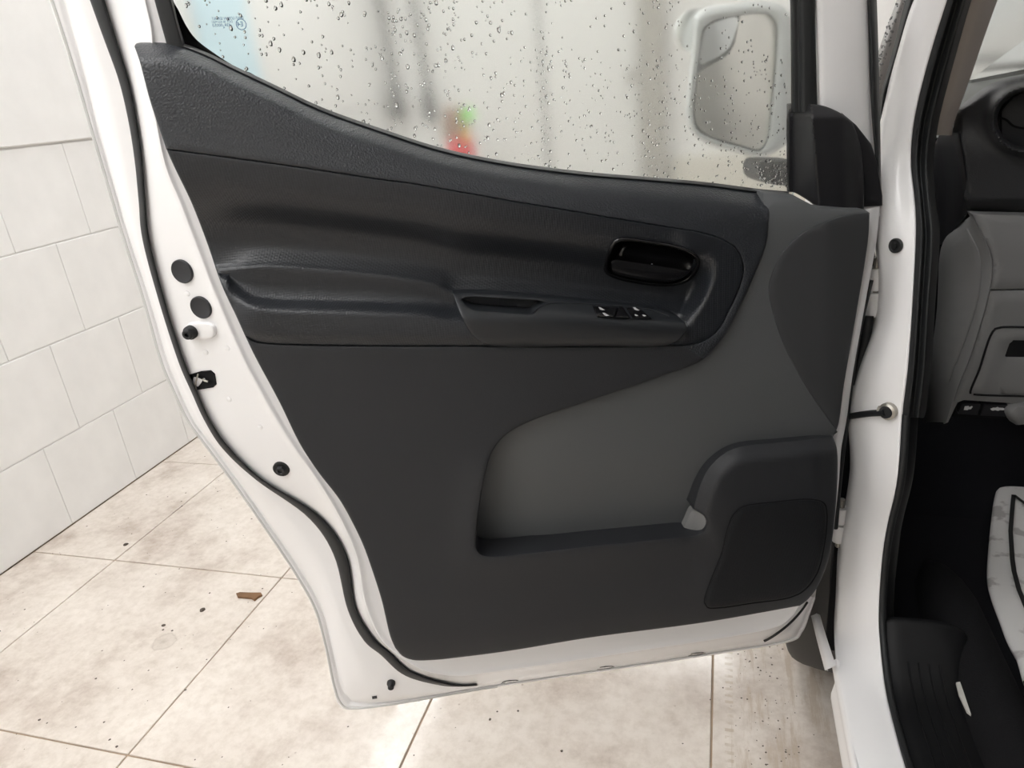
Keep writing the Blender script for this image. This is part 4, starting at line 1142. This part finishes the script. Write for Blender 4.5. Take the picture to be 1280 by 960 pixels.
# A pillar trim inside, moulding and quarter strip outside
AT_l = [(1362, -420), (1234, -60), (1213, 0), (1199, 50), (1185, 100), (1171, 155), (1170, 169)]; AT_r = [(1402, -420), (1270, -60), (1247, 0), (1229, 50), (1212, 100), (1193, 152), (1190, 169)]
ay = [0.93, 1.09, 1.12, 1.145, 1.175, 1.20, 1.21]
rl = [onY(x, y, Y) for (x, y), Y in zip(AT_l, ay)]; rr_ = [onY(x, y, Y + .05) for (x, y), Y in zip(AT_r, ay)]
rm = [onY(a[0] * .5 + b[0] * .5, a[1], Y + .006) for a, b, Y in zip(AT_l, AT_r, ay)]
grid('pillar_trim', resample([rl, rm, rr_, [p + np.array([.01, .08, 0]) for p in rr_]], 30), 'beige', van, across=4)
ML_l = [(1150, -60), (1132, 0), (1122, 40), (1110, 85), (1101, 120), (1096, 170)]; ML_r = [(1168, -60), (1147, 0), (1134, 40), (1120, 85), (1108, 135), (1102, 170)]
grid('pillar_moulding', resample([[onY(x, y, 1.26) for x, y in ML_l], [onY(x * .5 + u * .5, y, 1.235) for (x, y), (u, _) in zip(ML_l, ML_r)], [onY(x, y, 1.25) for x, y in ML_r]], 30), 'rubber', van, across=4)
QL = [(1140, -60), (1121, 0), (1110, 30), (1096, 70), (1085, 110), (1080, 130)]; QR = [(1152, -60), (1133, 0), (1123, 40), (1111, 85), (1102, 120), (1097, 140)]
grid('wet_pillar_edge', resample([[onY(x, y, 1.34) for x, y in QL], [onY(x * .5 + u * .5, y, 1.325) for (x, y), (u, _) in zip(QL, QR)], [onY(x, y, 1.33) for x, y in QR]], 30), 'wetpillar', van, across=4)
VV, FF = [], []
for _ in range(90):
    s_ = random.random(); x0 = np.interp(s_, [0, .2, 1], [1133, 1122, 1099]); x1 = np.interp(s_, [0, .2, 1], [1122, 1111, 1088]); y_ = s_ * 110
    px = x1 + (x0 - x1) * random.random(); c = onY(px, y_, 1.318); r_ = random.uniform(.0006, .0017); k = len(VV)
    for q in range(7): VV.append(c + np.array([math.cos(q * .9) * r_, 0, math.sin(q * .9) * r_ * 1.2]))
    VV.append(c + np.array([0, -r_ * .6, 0])); FF += [(k + q, k + (q + 1) % 7, k + 7) for q in range(7)]
M['drop2'] = plain('dark_water_drop', (0.22, 0.22, 0.22), 0.05)
o = mesh_obj('water_droplets', VV, FF, 'drop2', van); o['kind'] = 'stuff'

# windscreen, cowl, bonnet, wiper
ws = [onY(1208, 103, 1.62), onY(1420, 60, 1.62), onY(1470, -90, 1.22), onY(1268, -60, 1.22)]
n_ = np.cross(ws[1] - ws[0], ws[3] - ws[0]); n_ /= np.linalg.norm(n_)
prism('windscreen', np.array(ws), np.array(ws) + n_ * .005 * (1 if n_[1] > 0 else -1), 'glass', van)
grid('windscreen_frame', [[onY(1196, 109, 1.60), onY(1250, 100, 1.60), onY(1420, 68, 1.60)], [onY(1205, 100, 1.615), onY(1250, 91.5, 1.615), onY(1420, 58, 1.615)]], 'dashtop', van, across=1)
grid('bonnet', [np.array([(x, y, z) for x in np.linspace(.24, 1.7, 8)]) for y, z in ((1.66, 1.20), (1.9, 1.165), (2.3, 1.07), (2.6, .90))], 'paint', van, across=3)
wp = curve([onY(1222, 74, 1.70), onY(1250, 73, 1.70), onY(1330, 70, 1.70)], .01); tube('wiper', wp, .009, 'wetpillar', van, seg=8)
fm = link(bpy.data.objects.new('fender_mirror', None)); fm.parent = van
lathe('mirror_head', onY(1276, -8, 2.35), (-.2, -1, 0), [(.05, -.05), (.088, -.02), (.09, .0), (.08, .012), (.001, .016)], 'housing', fm, seg=26, stretch=1.15)
tube('mirror_stem', curve([onY(1262, 30, 2.37), onY(1245, 45, 2.40), onY(1224, 62, 2.42)], .02), .022, 'panelwhite', fm, seg=10)

# ---- dashboard
dash = link(bpy.data.objects.new('dashboard', None)); dash.parent = van
# top shelf
grid('dash_top', [[onY(1160, 112, 1.61), onY(1250, 97, 1.61), onY(1420, 66, 1.61)], [onY(1160, 165, 1.42), onY(1232, 122, 1.42), onY(1420, 92, 1.42)], [onY(1165, 175, 1.41), onY(1240, 140, 1.38), onY(1420, 120, 1.38)]], 'dashtop', dash, across=1)
YD = 1.255
def plate(name, px, Y, depth, mat, parent, push=None):
    fr = np.array([onY(x, y, Y) for x, y in px]); bk = fr + np.array([0, depth, 0]); return prism(name, fr, bk, mat, parent)
# upper black dash: front with a swollen ring round the vent
vc = np.array([1288.0, 150.0])
ub = join(curve([(1197, 165), (1199, 160), (1201, 140), (1219, 125), (1240, 109), (1258, 101), (1290, 94), (1360, 86)], 4), curve([(1360, 86), (1400, 250), (1400, 276)], 8, smooth=False), curve([(1400, 276), (1280, 267), (1211, 263)], 8, smooth=False), curve([(1211, 263), (1209, 245), (1204, 200), (1197, 165)], 4))
vh = ring([vc + np.array([math.cos(q) * 41, math.sin(q) * 35]) for q in np.linspace(0, 2 * math.pi, 20, endpoint=False)], 4)
def front_region(name, poly, yfun, mat, parent, holes=(), step=6, edge=3, drop=.004, skirt=.03):
    global D_Y
    loops = [poly] + list(holes); pts = np.vstack(loops); seg = []; k = 0
    for l in loops: seg += [(k + i, k + (i + 1) % len(l)) for i in range(len(l))]; k += len(l)
    mn, mx = poly.min(0), poly.max(0); gx, gy = np.meshgrid(np.arange(mn[0], mx[0], step), np.arange(mn[1], mx[1], step))
    G = np.column_stack([gx.ravel(), gy.ravel()]); G = G[inside(G, poly)]
    for h in holes: G = G[~inside(G, h)]
    G = G[np.min([dist(G, l) for l in loops], 0) > edge * .8]
    vs, es, fs, *_ = delaunay_2d_cdt([Vector(p) for p in np.vstack([pts, G])], seg, [], 0, 1e-4)
    V2 = np.array([tuple(v) for v in vs]); T = np.array(fs); cen = V2[T].mean(1); kp = inside(cen, poly)
    for h in holes: kp &= ~inside(cen, h)
    T = T[kp]; d = np.min([dist(V2, l) for l in loops], 0)
    Yv = yfun(V2[:, 0], V2[:, 1]) + drop * (1 - np.sqrt(np.clip(1 - (1 - np.clip(d / edge, 0, 1)) ** 2, 0, 1)))
    W = np.array([onY(x, y, yy) for (x, y), yy in zip(V2, Yv)])
    nz = np.cross(W[T[:, 1]] - W[T[:, 0]], W[T[:, 2]] - W[T[:, 0]])[:, 1]; T[nz > 0] = T[nz > 0][:, ::-1]
    faces = [tuple(t) for t in T]; cnt = {}
    for t in T:
        for i in range(3):
            e = (t[i], t[(i + 1) % 3]); k = (min(e), max(e)); cnt[k] = None if k in cnt else e
    vl = list(W); bk = {}
    for e in cnt.values():
        if e:
            for q in e:
                if q not in bk: bk[q] = len(vl); vl.append(W[q] + np.array([0, skirt, 0]))
            faces.append((e[1], e[0], bk[e[0]], bk[e[1]]))
    o = mesh_obj(name, vl, faces, mat, parent); autosmooth(o, 50); return o
def y_ub(x, y):
    d = np.hypot((x - vc[0]) / 41, (y - vc[1]) / 35)
    bulge = np.exp(-((d - 1.17) / .16) ** 2) * .024 + .01 * np.clip(1.7 - d, 0, 1)
    under = np.where(y > 249, (y - 249) / 18 * .030, 0)
    roll = .05 * sstep((205 - y) / 110) * sstep((1300 - x) / 100) * np.clip(d - 1.15, 0, 1)
    return YD - bulge + under + roll
front_region('upper_dash', ub, y_ub, 'dash', dash, holes=[vh], step=2.6, edge=3)
# its end face
ef = [[onY(1169, 178, 1.40), onY(1171, 240, 1.39), onY(1175, 306, 1.38)], [onY(1175, 168, 1.37), onY(1184, 240, 1.36), onY(1182, 300, 1.36)], [onY(1196.5, 165, YD + .004), onY(1206, 225, YD + .002), onY(1211, 264, YD + .03)]]
e_ = resample(ef, 16); grid('dash_end', [e_[0] + np.array([.0, .05, 0]), e_[0], e_[1], e_[2], e_[2] + np.array([.01, .02, 0])], 'black', dash, across=3)
# air vent
cv = onY(vc[0], vc[1], YD + .02); rv = .0465
vent = lathe('air_vent', cv, (0, -1, 0), [(rv * 1.06, .014), (rv * 1.02, .022), (rv * .96, .018), (rv * .93, -.012), (rv * .90, -.02), (.001, -.022)], 'gloss', dash, seg=44, stretch=1.07)
VVd = []
lathe('vent_flap', cv + np.array([0, .012, 0]), (0, -1, 0), [(rv * .86, -.004), (rv * .84, .002), (rv * .5, .006), (.001, .007)], 'dash', dash, seg=40, stretch=1.07)
tube('vent_slot', [onY(x, y, YD + .016) for x, y in curve([(1250, 147), (1258, 150), (1266, 157), (1276, 160), (1300, 160)], 2)], .0016, 'deep', dash, seg=6)
tube('vent_slot', [onY(x, y, YD + .016) for x, y in ((1250.5, 130), (1251, 150), (1251.5, 172))], .0013, 'deep', dash, seg=6)

# lower grey dash
RG = curve([(1216, 268), (1230, 296), (1239, 318), (1241, 340), (1235, 375), (1216, 439), (1197, 487), (1183, 528)], 4)
lf = join(RG[::-1][:0], curve([(1216, 268), (1290, 270), (1400, 276)], 8, smooth=False), curve([(1400, 276), (1400, 362)], 10), curve([(1400, 362), (1280, 361), (1235, 361.5)], 8, smooth=False), cut(RG, (1237, 362), (1216, 268)))
front_region('dash_band', lf, lambda x, y: 1.225 + .02 * sstep((300 - y) / 40) * 0 - .006 * sstep((y - 268) / 40), 'dashgrey', dash, step=7, edge=4)
lf2 = join(curve([(1235, 363.5), (1280, 363), (1400, 364)], 8, smooth=False), curve([(1400, 364), (1400, 512)], 10), curve([(1400, 512), (1280, 505), (1205, 500), (1197, 503), (1185, 528), (1180, 530)], 6, smooth=False), cut(RG, (1183, 528), (1235, 363.5)))
front_region('lower_dash', lf2, lambda x, y: 1.220 + 0 * x + .02 * sstep((y - 470) / 60) * 0, 'dashgrey', dash, step=8, edge=3)
lid = join(curve([(1213, 491), (1224, 462), (1238, 421), (1243, 413), (1252, 410.5), (1300, 411)], 4), curve([(1300, 411), (1400, 413), (1400, 498), (1280, 494), (1217, 491.5)], 6, smooth=False))
lid_h = curve([(1257, 444), (1262, 430), (1267, 426.5), (1330, 427), (1330, 446), (1257, 445)], 4, smooth=False)
lid_o = front_region('storage_lid', lid, lambda x, y: 1.2165 + 0 * x, 'dashgrey', dash, holes=[lid_h[:-1]], step=9, edge=2.5, drop=.0035, skirt=.006)
gr_ = np.array([onY(x, y, 1.219) for x, y in ring(np.array([(1213, 492), (1224, 462), (1238, 420), (1244, 411), (1252, 409), (1300, 409.5), (1400, 411), (1400, 499), (1280, 495.5), (1217, 493)]), 5)])
tube('lid_gap', gr_, .0016, 'deep', dash, seg=6)
plate('finger_recess', [(1256, 446), (1262, 429), (1267, 425), (1331, 425), (1331, 447)], 1.2194, .03, 'deep', dash)
# side of the grey dash
SLp = [(1206, 275), (1180, 303), (1175, 322), (1173, 360), (1171, 394), (1165, 442), (1161, 485), (1156, 527)]
def even(c, n):
    c = np.asarray(c, float); q = np.concatenate([[0], np.cumsum(np.hypot(*np.diff(c, axis=0).T))]); t_ = np.linspace(0, q[-1], n)
    return np.column_stack([np.interp(t_, q, c[:, 0]), np.interp(t_, q, c[:, 1])])
sl_, sr_ = even(curve(SLp, 3), 40), even(RG, 40)
y_rg = lambda y: np.where(y < 362, 1.225 - .006 * sstep((y - 268) / 40), 1.220)
blend = lambda a: sl_ * (1 - a) + sr_ * a
rows = [np.array([onY(x, y, 1.33) for x, y in sl_]) + np.array([.02, .06, 0]), np.array([onY(x, y, 1.33) for x, y in sl_]), np.array([onY(x, y, 1.262) for x, y in blend(.45)]), np.array([onY(x, y, 1.232) for x, y in blend(.82)]), np.array([onY(x, y, 1.2215) for x, y in blend(.97)]), np.array([onY(x, y, float(y_rg(y)) + .003) for x, y in sr_])]
grid('dash_side', rows, 'dashgrey', dash, across=4)
fa, fb = even(curve([(1186, 306), (1178, 330), (1175, 380), (1171, 430), (1170, 468), (1177, 477), (1183, 481)], 3), 40), even(curve([(1210, 284), (1226, 318), (1227, 352), (1218, 394), (1203, 436), (1191, 466), (1185, 481)], 3), 40)
fcr = []
for a_2, lift in ((0.0, .004), (.06, -.003), (.5, -.004), (.94, -.003), (1.0, .004)):
    P_ = fa * (1 - a_2) + fb * a_2
    row = []
    for x, y in P_:
        k = int(np.argmin(abs(sl_[:, 1] * .5 + sr_[:, 1] * .5 - y))); f_ = np.clip((x - sl_[k, 0]) / max(1, sr_[k, 0] - sl_[k, 0]), 0, 1)
        row.append(onY(x, y, float(np.interp(f_, [0, .45, .82, .97], [1.33, 1.262, 1.232, 1.2215])) + lift))
    fcr.append(np.array(row))
grid('fuse_cover', fcr, 'dashgrey', dash, across=3)
# release levers under the dash
plate('under_dash', [(1197, 501), (1272, 505), (1284, 507), (1284, 524), (1192, 522)], 1.24, .08, 'deep', dash)
plate('fuel_lever', [(1203, 504), (1226, 505), (1222, 519), (1198, 517.5)], 1.225, .02, 'black', dash)
plate('bonnet_lever', [(1230, 505.5), (1266, 507), (1262, 521), (1226, 519.5)], 1.225, .02, 'black', dash)
plate('fuel_icon', [(1206, 508), (1211, 507.5), (1211.6, 509), (1215, 507.6), (1216, 508.5), (1213.5, 511.6), (1210.5, 511.6), (1209.6, 512.6), (1204.8, 512.4)], 1.2245, .0006, 'icon', dash)
plate('bonnet_icon', [(1238, 511), (1242, 509.6), (1244.5, 509.8), (1247, 508.6), (1249, 509.8), (1254, 510), (1257, 511.5), (1254, 512.8), (1250, 512.6), (1247.5, 513.6), (1244, 512.6), (1241, 513.4), (1239, 512.6)], 1.2245, .0006, 'icon', dash)
dl = ring(np.array([(1256, 512), (1262, 526), (1270, 531), (1290, 528), (1340, 515), (1340, 505), (1275, 503)]), 5)
front_region('column_shroud', dl, lambda x, y: 1.21 + 0 * x, 'dashgrey', dash, step=8, edge=5, drop=.012, skirt=.08)

# rest of the van body, beyond the frame
box('roof', (.25, -2.6, 1.84), (1.80, 1.05, 1.88), 'paint', van, bev=.01)
box('side_panel', (.20, -2.6, .25), (.24, -.05, 1.84), 'paint', van, bev=.01)
box('far_side', (1.74, -2.6, .25), (1.78, 1.9, 1.84), 'paint', van, bev=.01)
box('load_floor', (.24, -2.6, .30), (1.74, -.3, .40), 'carpet', van)
box('rear_wall', (.24, -2.64, .25), (1.74, -2.6, 1.84), 'paint', van)

# ================================================================== LOOSE THINGS
# paper mat on the cab floor
mt = []
mat_px_l = [(1259, 574), (1254, 596), (1247, 622), (1243, 655), (1240, 690), (1239, 722), (1244, 745), (1254, 772), (1264, 798), (1276, 820), (1285, 850)]
ml = [onZ(x, y, .372) for x, y in mat_px_l]
mr_ = [p + np.array([.12, -.012, .003]) for p in ml]; mrr = [p + np.array([.55, -.10, 0]) for p in ml]
rws = resample([ml, mr_, mrr], 40)
for k, r_ in enumerate(rws): r_[:, 2] += .004 * np.sin(np.arange(40) * .8 + k) * (k > 0)
mat = thing('paper_floor_mat', (ml[5][0] + .2, ml[5][1], .36), 'crumpled white paper mat with a black border line in the dark footwell', 'floor mat')
rs3 = np.concatenate([[rws[0] - np.array([0, 0, .02])], rws])
grid('sheet', rs3, 'paper', mat, across=5)
ln = [onZ(x, y, .3775) for x, y in [(1290, 640), (1264, 619.5), (1262, 640), (1260, 665), (1262, 700), (1264, 715), (1270, 738), (1278, 758), (1290, 785)]]
ln = curve(ln, .01, smooth=False); n2 = len(ln)
grid('border_line', [ln + np.array([0, 0, .003]), ln + np.array([.008, -.0006, .003])], 'ink', mat, across=1)
# bright glint on the sill trim, built as a pale solid piece
sc_p = [(1195, 853), (1200, 852), (1205, 866), (1213, 890), (1214, 893), (1209, 889), (1199, 868)]
A = np.array([onZ(x, y, .390) for x, y in sc_p]); o = prism('glint_piece', A, A - np.array([0, 0, .004]), 'painted_glint', None)
tag(o, 'small pale tapered piece standing in for a glint on the black sill trim', 'painted_glint')
# rusty flake on the tiles
fl = [(295, 741.5), (300, 740), (313, 740.5), (326, 740.5), (327.5, 743), (322, 746), (318, 749.5), (314, 747), (304, 746), (297, 745.5)]
A = np.array([onZ(x, y, .007) for x, y in fl]); o = prism('rusty_flake', A, A * [1, 1, 0] + [0, 0, .0005], 'rust', None)
tag(o, 'small rusty brown flake lying on a floor tile by the door', 'debris')
def pebble(px, py, r, label):
    c = onZ(px, py, .003); V, Fc = [], []
    for i, (rr2, z) in enumerate(((1, 0.0005), (.9, .35), (.45, .62))):
        for k in range(8):
            q = 2 * math.pi * k / 8; j = random.uniform(.75, 1.2); V.append((c[0] + math.cos(q) * r * rr2 * j, c[1] + math.sin(q) * r * rr2 * j, max(.0005, z * r)))
    for i in range(2):
        for k in range(8): Fc.append((i * 8 + k, i * 8 + (k + 1) % 8, i * 8 + 8 + (k + 1) % 8, i * 8 + 8 + k))
    Fc.append(tuple(16 + k for k in range(8)))
    tag(mesh_obj('mud_crumb', V, Fc, 'grit', None, loc=(c[0], c[1], 0)), label, 'debris', 'mud crumbs on the tiles')
pebble(157, 680, .008, 'dark mud crumb near the foot of the block wall')
pebble(253, 762, .009, 'grey-brown mud crumb between the flake and the round stain')
pebble(204, 781, .006, 'small mud crumb just above the round stain on the tile')
VV, FF = [], []
def speck(x, y, r):
    k = len(VV)
    for q in range(6): VV.append((x + math.cos(q * 1.047) * r * random.uniform(.7, 1.3), y + math.sin(q * 1.047) * r * random.uniform(.7, 1.3), .0006))
    VV.append((x, y, r * .5)); FF.extend([(k + q, k + (q + 1) % 6, k + 6) for q in range(6)])
for _ in range(230):
    speck(random.uniform(-2.2, -.3), random.uniform(.75, 2.2), math.exp(random.uniform(math.log(.0010), math.log(.0036))))
for _ in range(160):
    speck(random.gauss(.10, .05), random.uniform(.8, 1.5), random.uniform(.0008, .0024))
o = mesh_obj('floor_grit', VV, FF, 'grit', None, loc=(-1, 1, 0)); o['kind'] = 'stuff'; o['label'] = 'fine dark grit scattered over the floor tiles'
# seen through the misted pane
for px, z0, name in ((490, 1.36, 'one'), (530, 1.32, 'two')):
    Yh = YF - .12; c = onY(px, 100, Yh)
    pth = [(c[0], Yh, ZC - .01), (c[0] - .01, Yh, 2.4), (c[0], Yh, 1.8), (c[0] + .01, Yh, z0 + .2), (c[0] + .01, Yh, z0)]
    t = thing('hanging_hose', (c[0], Yh, z0), 'grey hose hanging down the far wall, ' + ('nearer the block wall corner' if px == 490 else 'the one nearer the red brush'), 'hose', 'hoses on the far wall')
    tube('hose', curve(pth, .05), .020, 'hose', t, seg=10)
    tube('nozzle', [(c[0] + .01, Yh, z0 + .06), (c[0] + .012, Yh, z0 - .12), (c[0] + .012, Yh, z0 - .16)], [.03, .055, .045], 'hose', t, seg=12)
rx = onY(575, 175, 4.3)
br = thing('cleaning_brush', (rx[0], 4.3, 0), 'red cleaning brush with brown bristles and green cap beyond the misted window', 'brush')
tube('handle', [(rx[0] + .0, 4.3, 0), (rx[0] + .0, 4.3, .80)], .016, 'yellow', br, seg=10)
rb_ = onY(577, 200, 4.3); rt_ = onY(574, 172, 4.3)
tube('brush_block', [(rx[0], 4.3, .74), (rx[0], 4.3, rb_[2]), (rx[0], 4.3, rt_[2])], [.04, .085, .085], 'red', br, seg=14)
b0, b1 = onY(572, 172, 4.3), onY(568, 134, 4.3)
tube('bristles', [b0, (b0 + b1) / 2, b1], [.075, .085, .06], 'brown', br, seg=14)
g0, g1 = onY(582, 137, 4.27), onY(588, 150, 4.27)
tube('cap', [g0, g1], [.035, .045], 'green', br, seg=12)
y0_, y1_ = onY(581, 160, 4.21), onY(584, 176, 4.21)
tube('clip', [y0_, y1_], [.018, .022], 'yellow', br, seg=10)
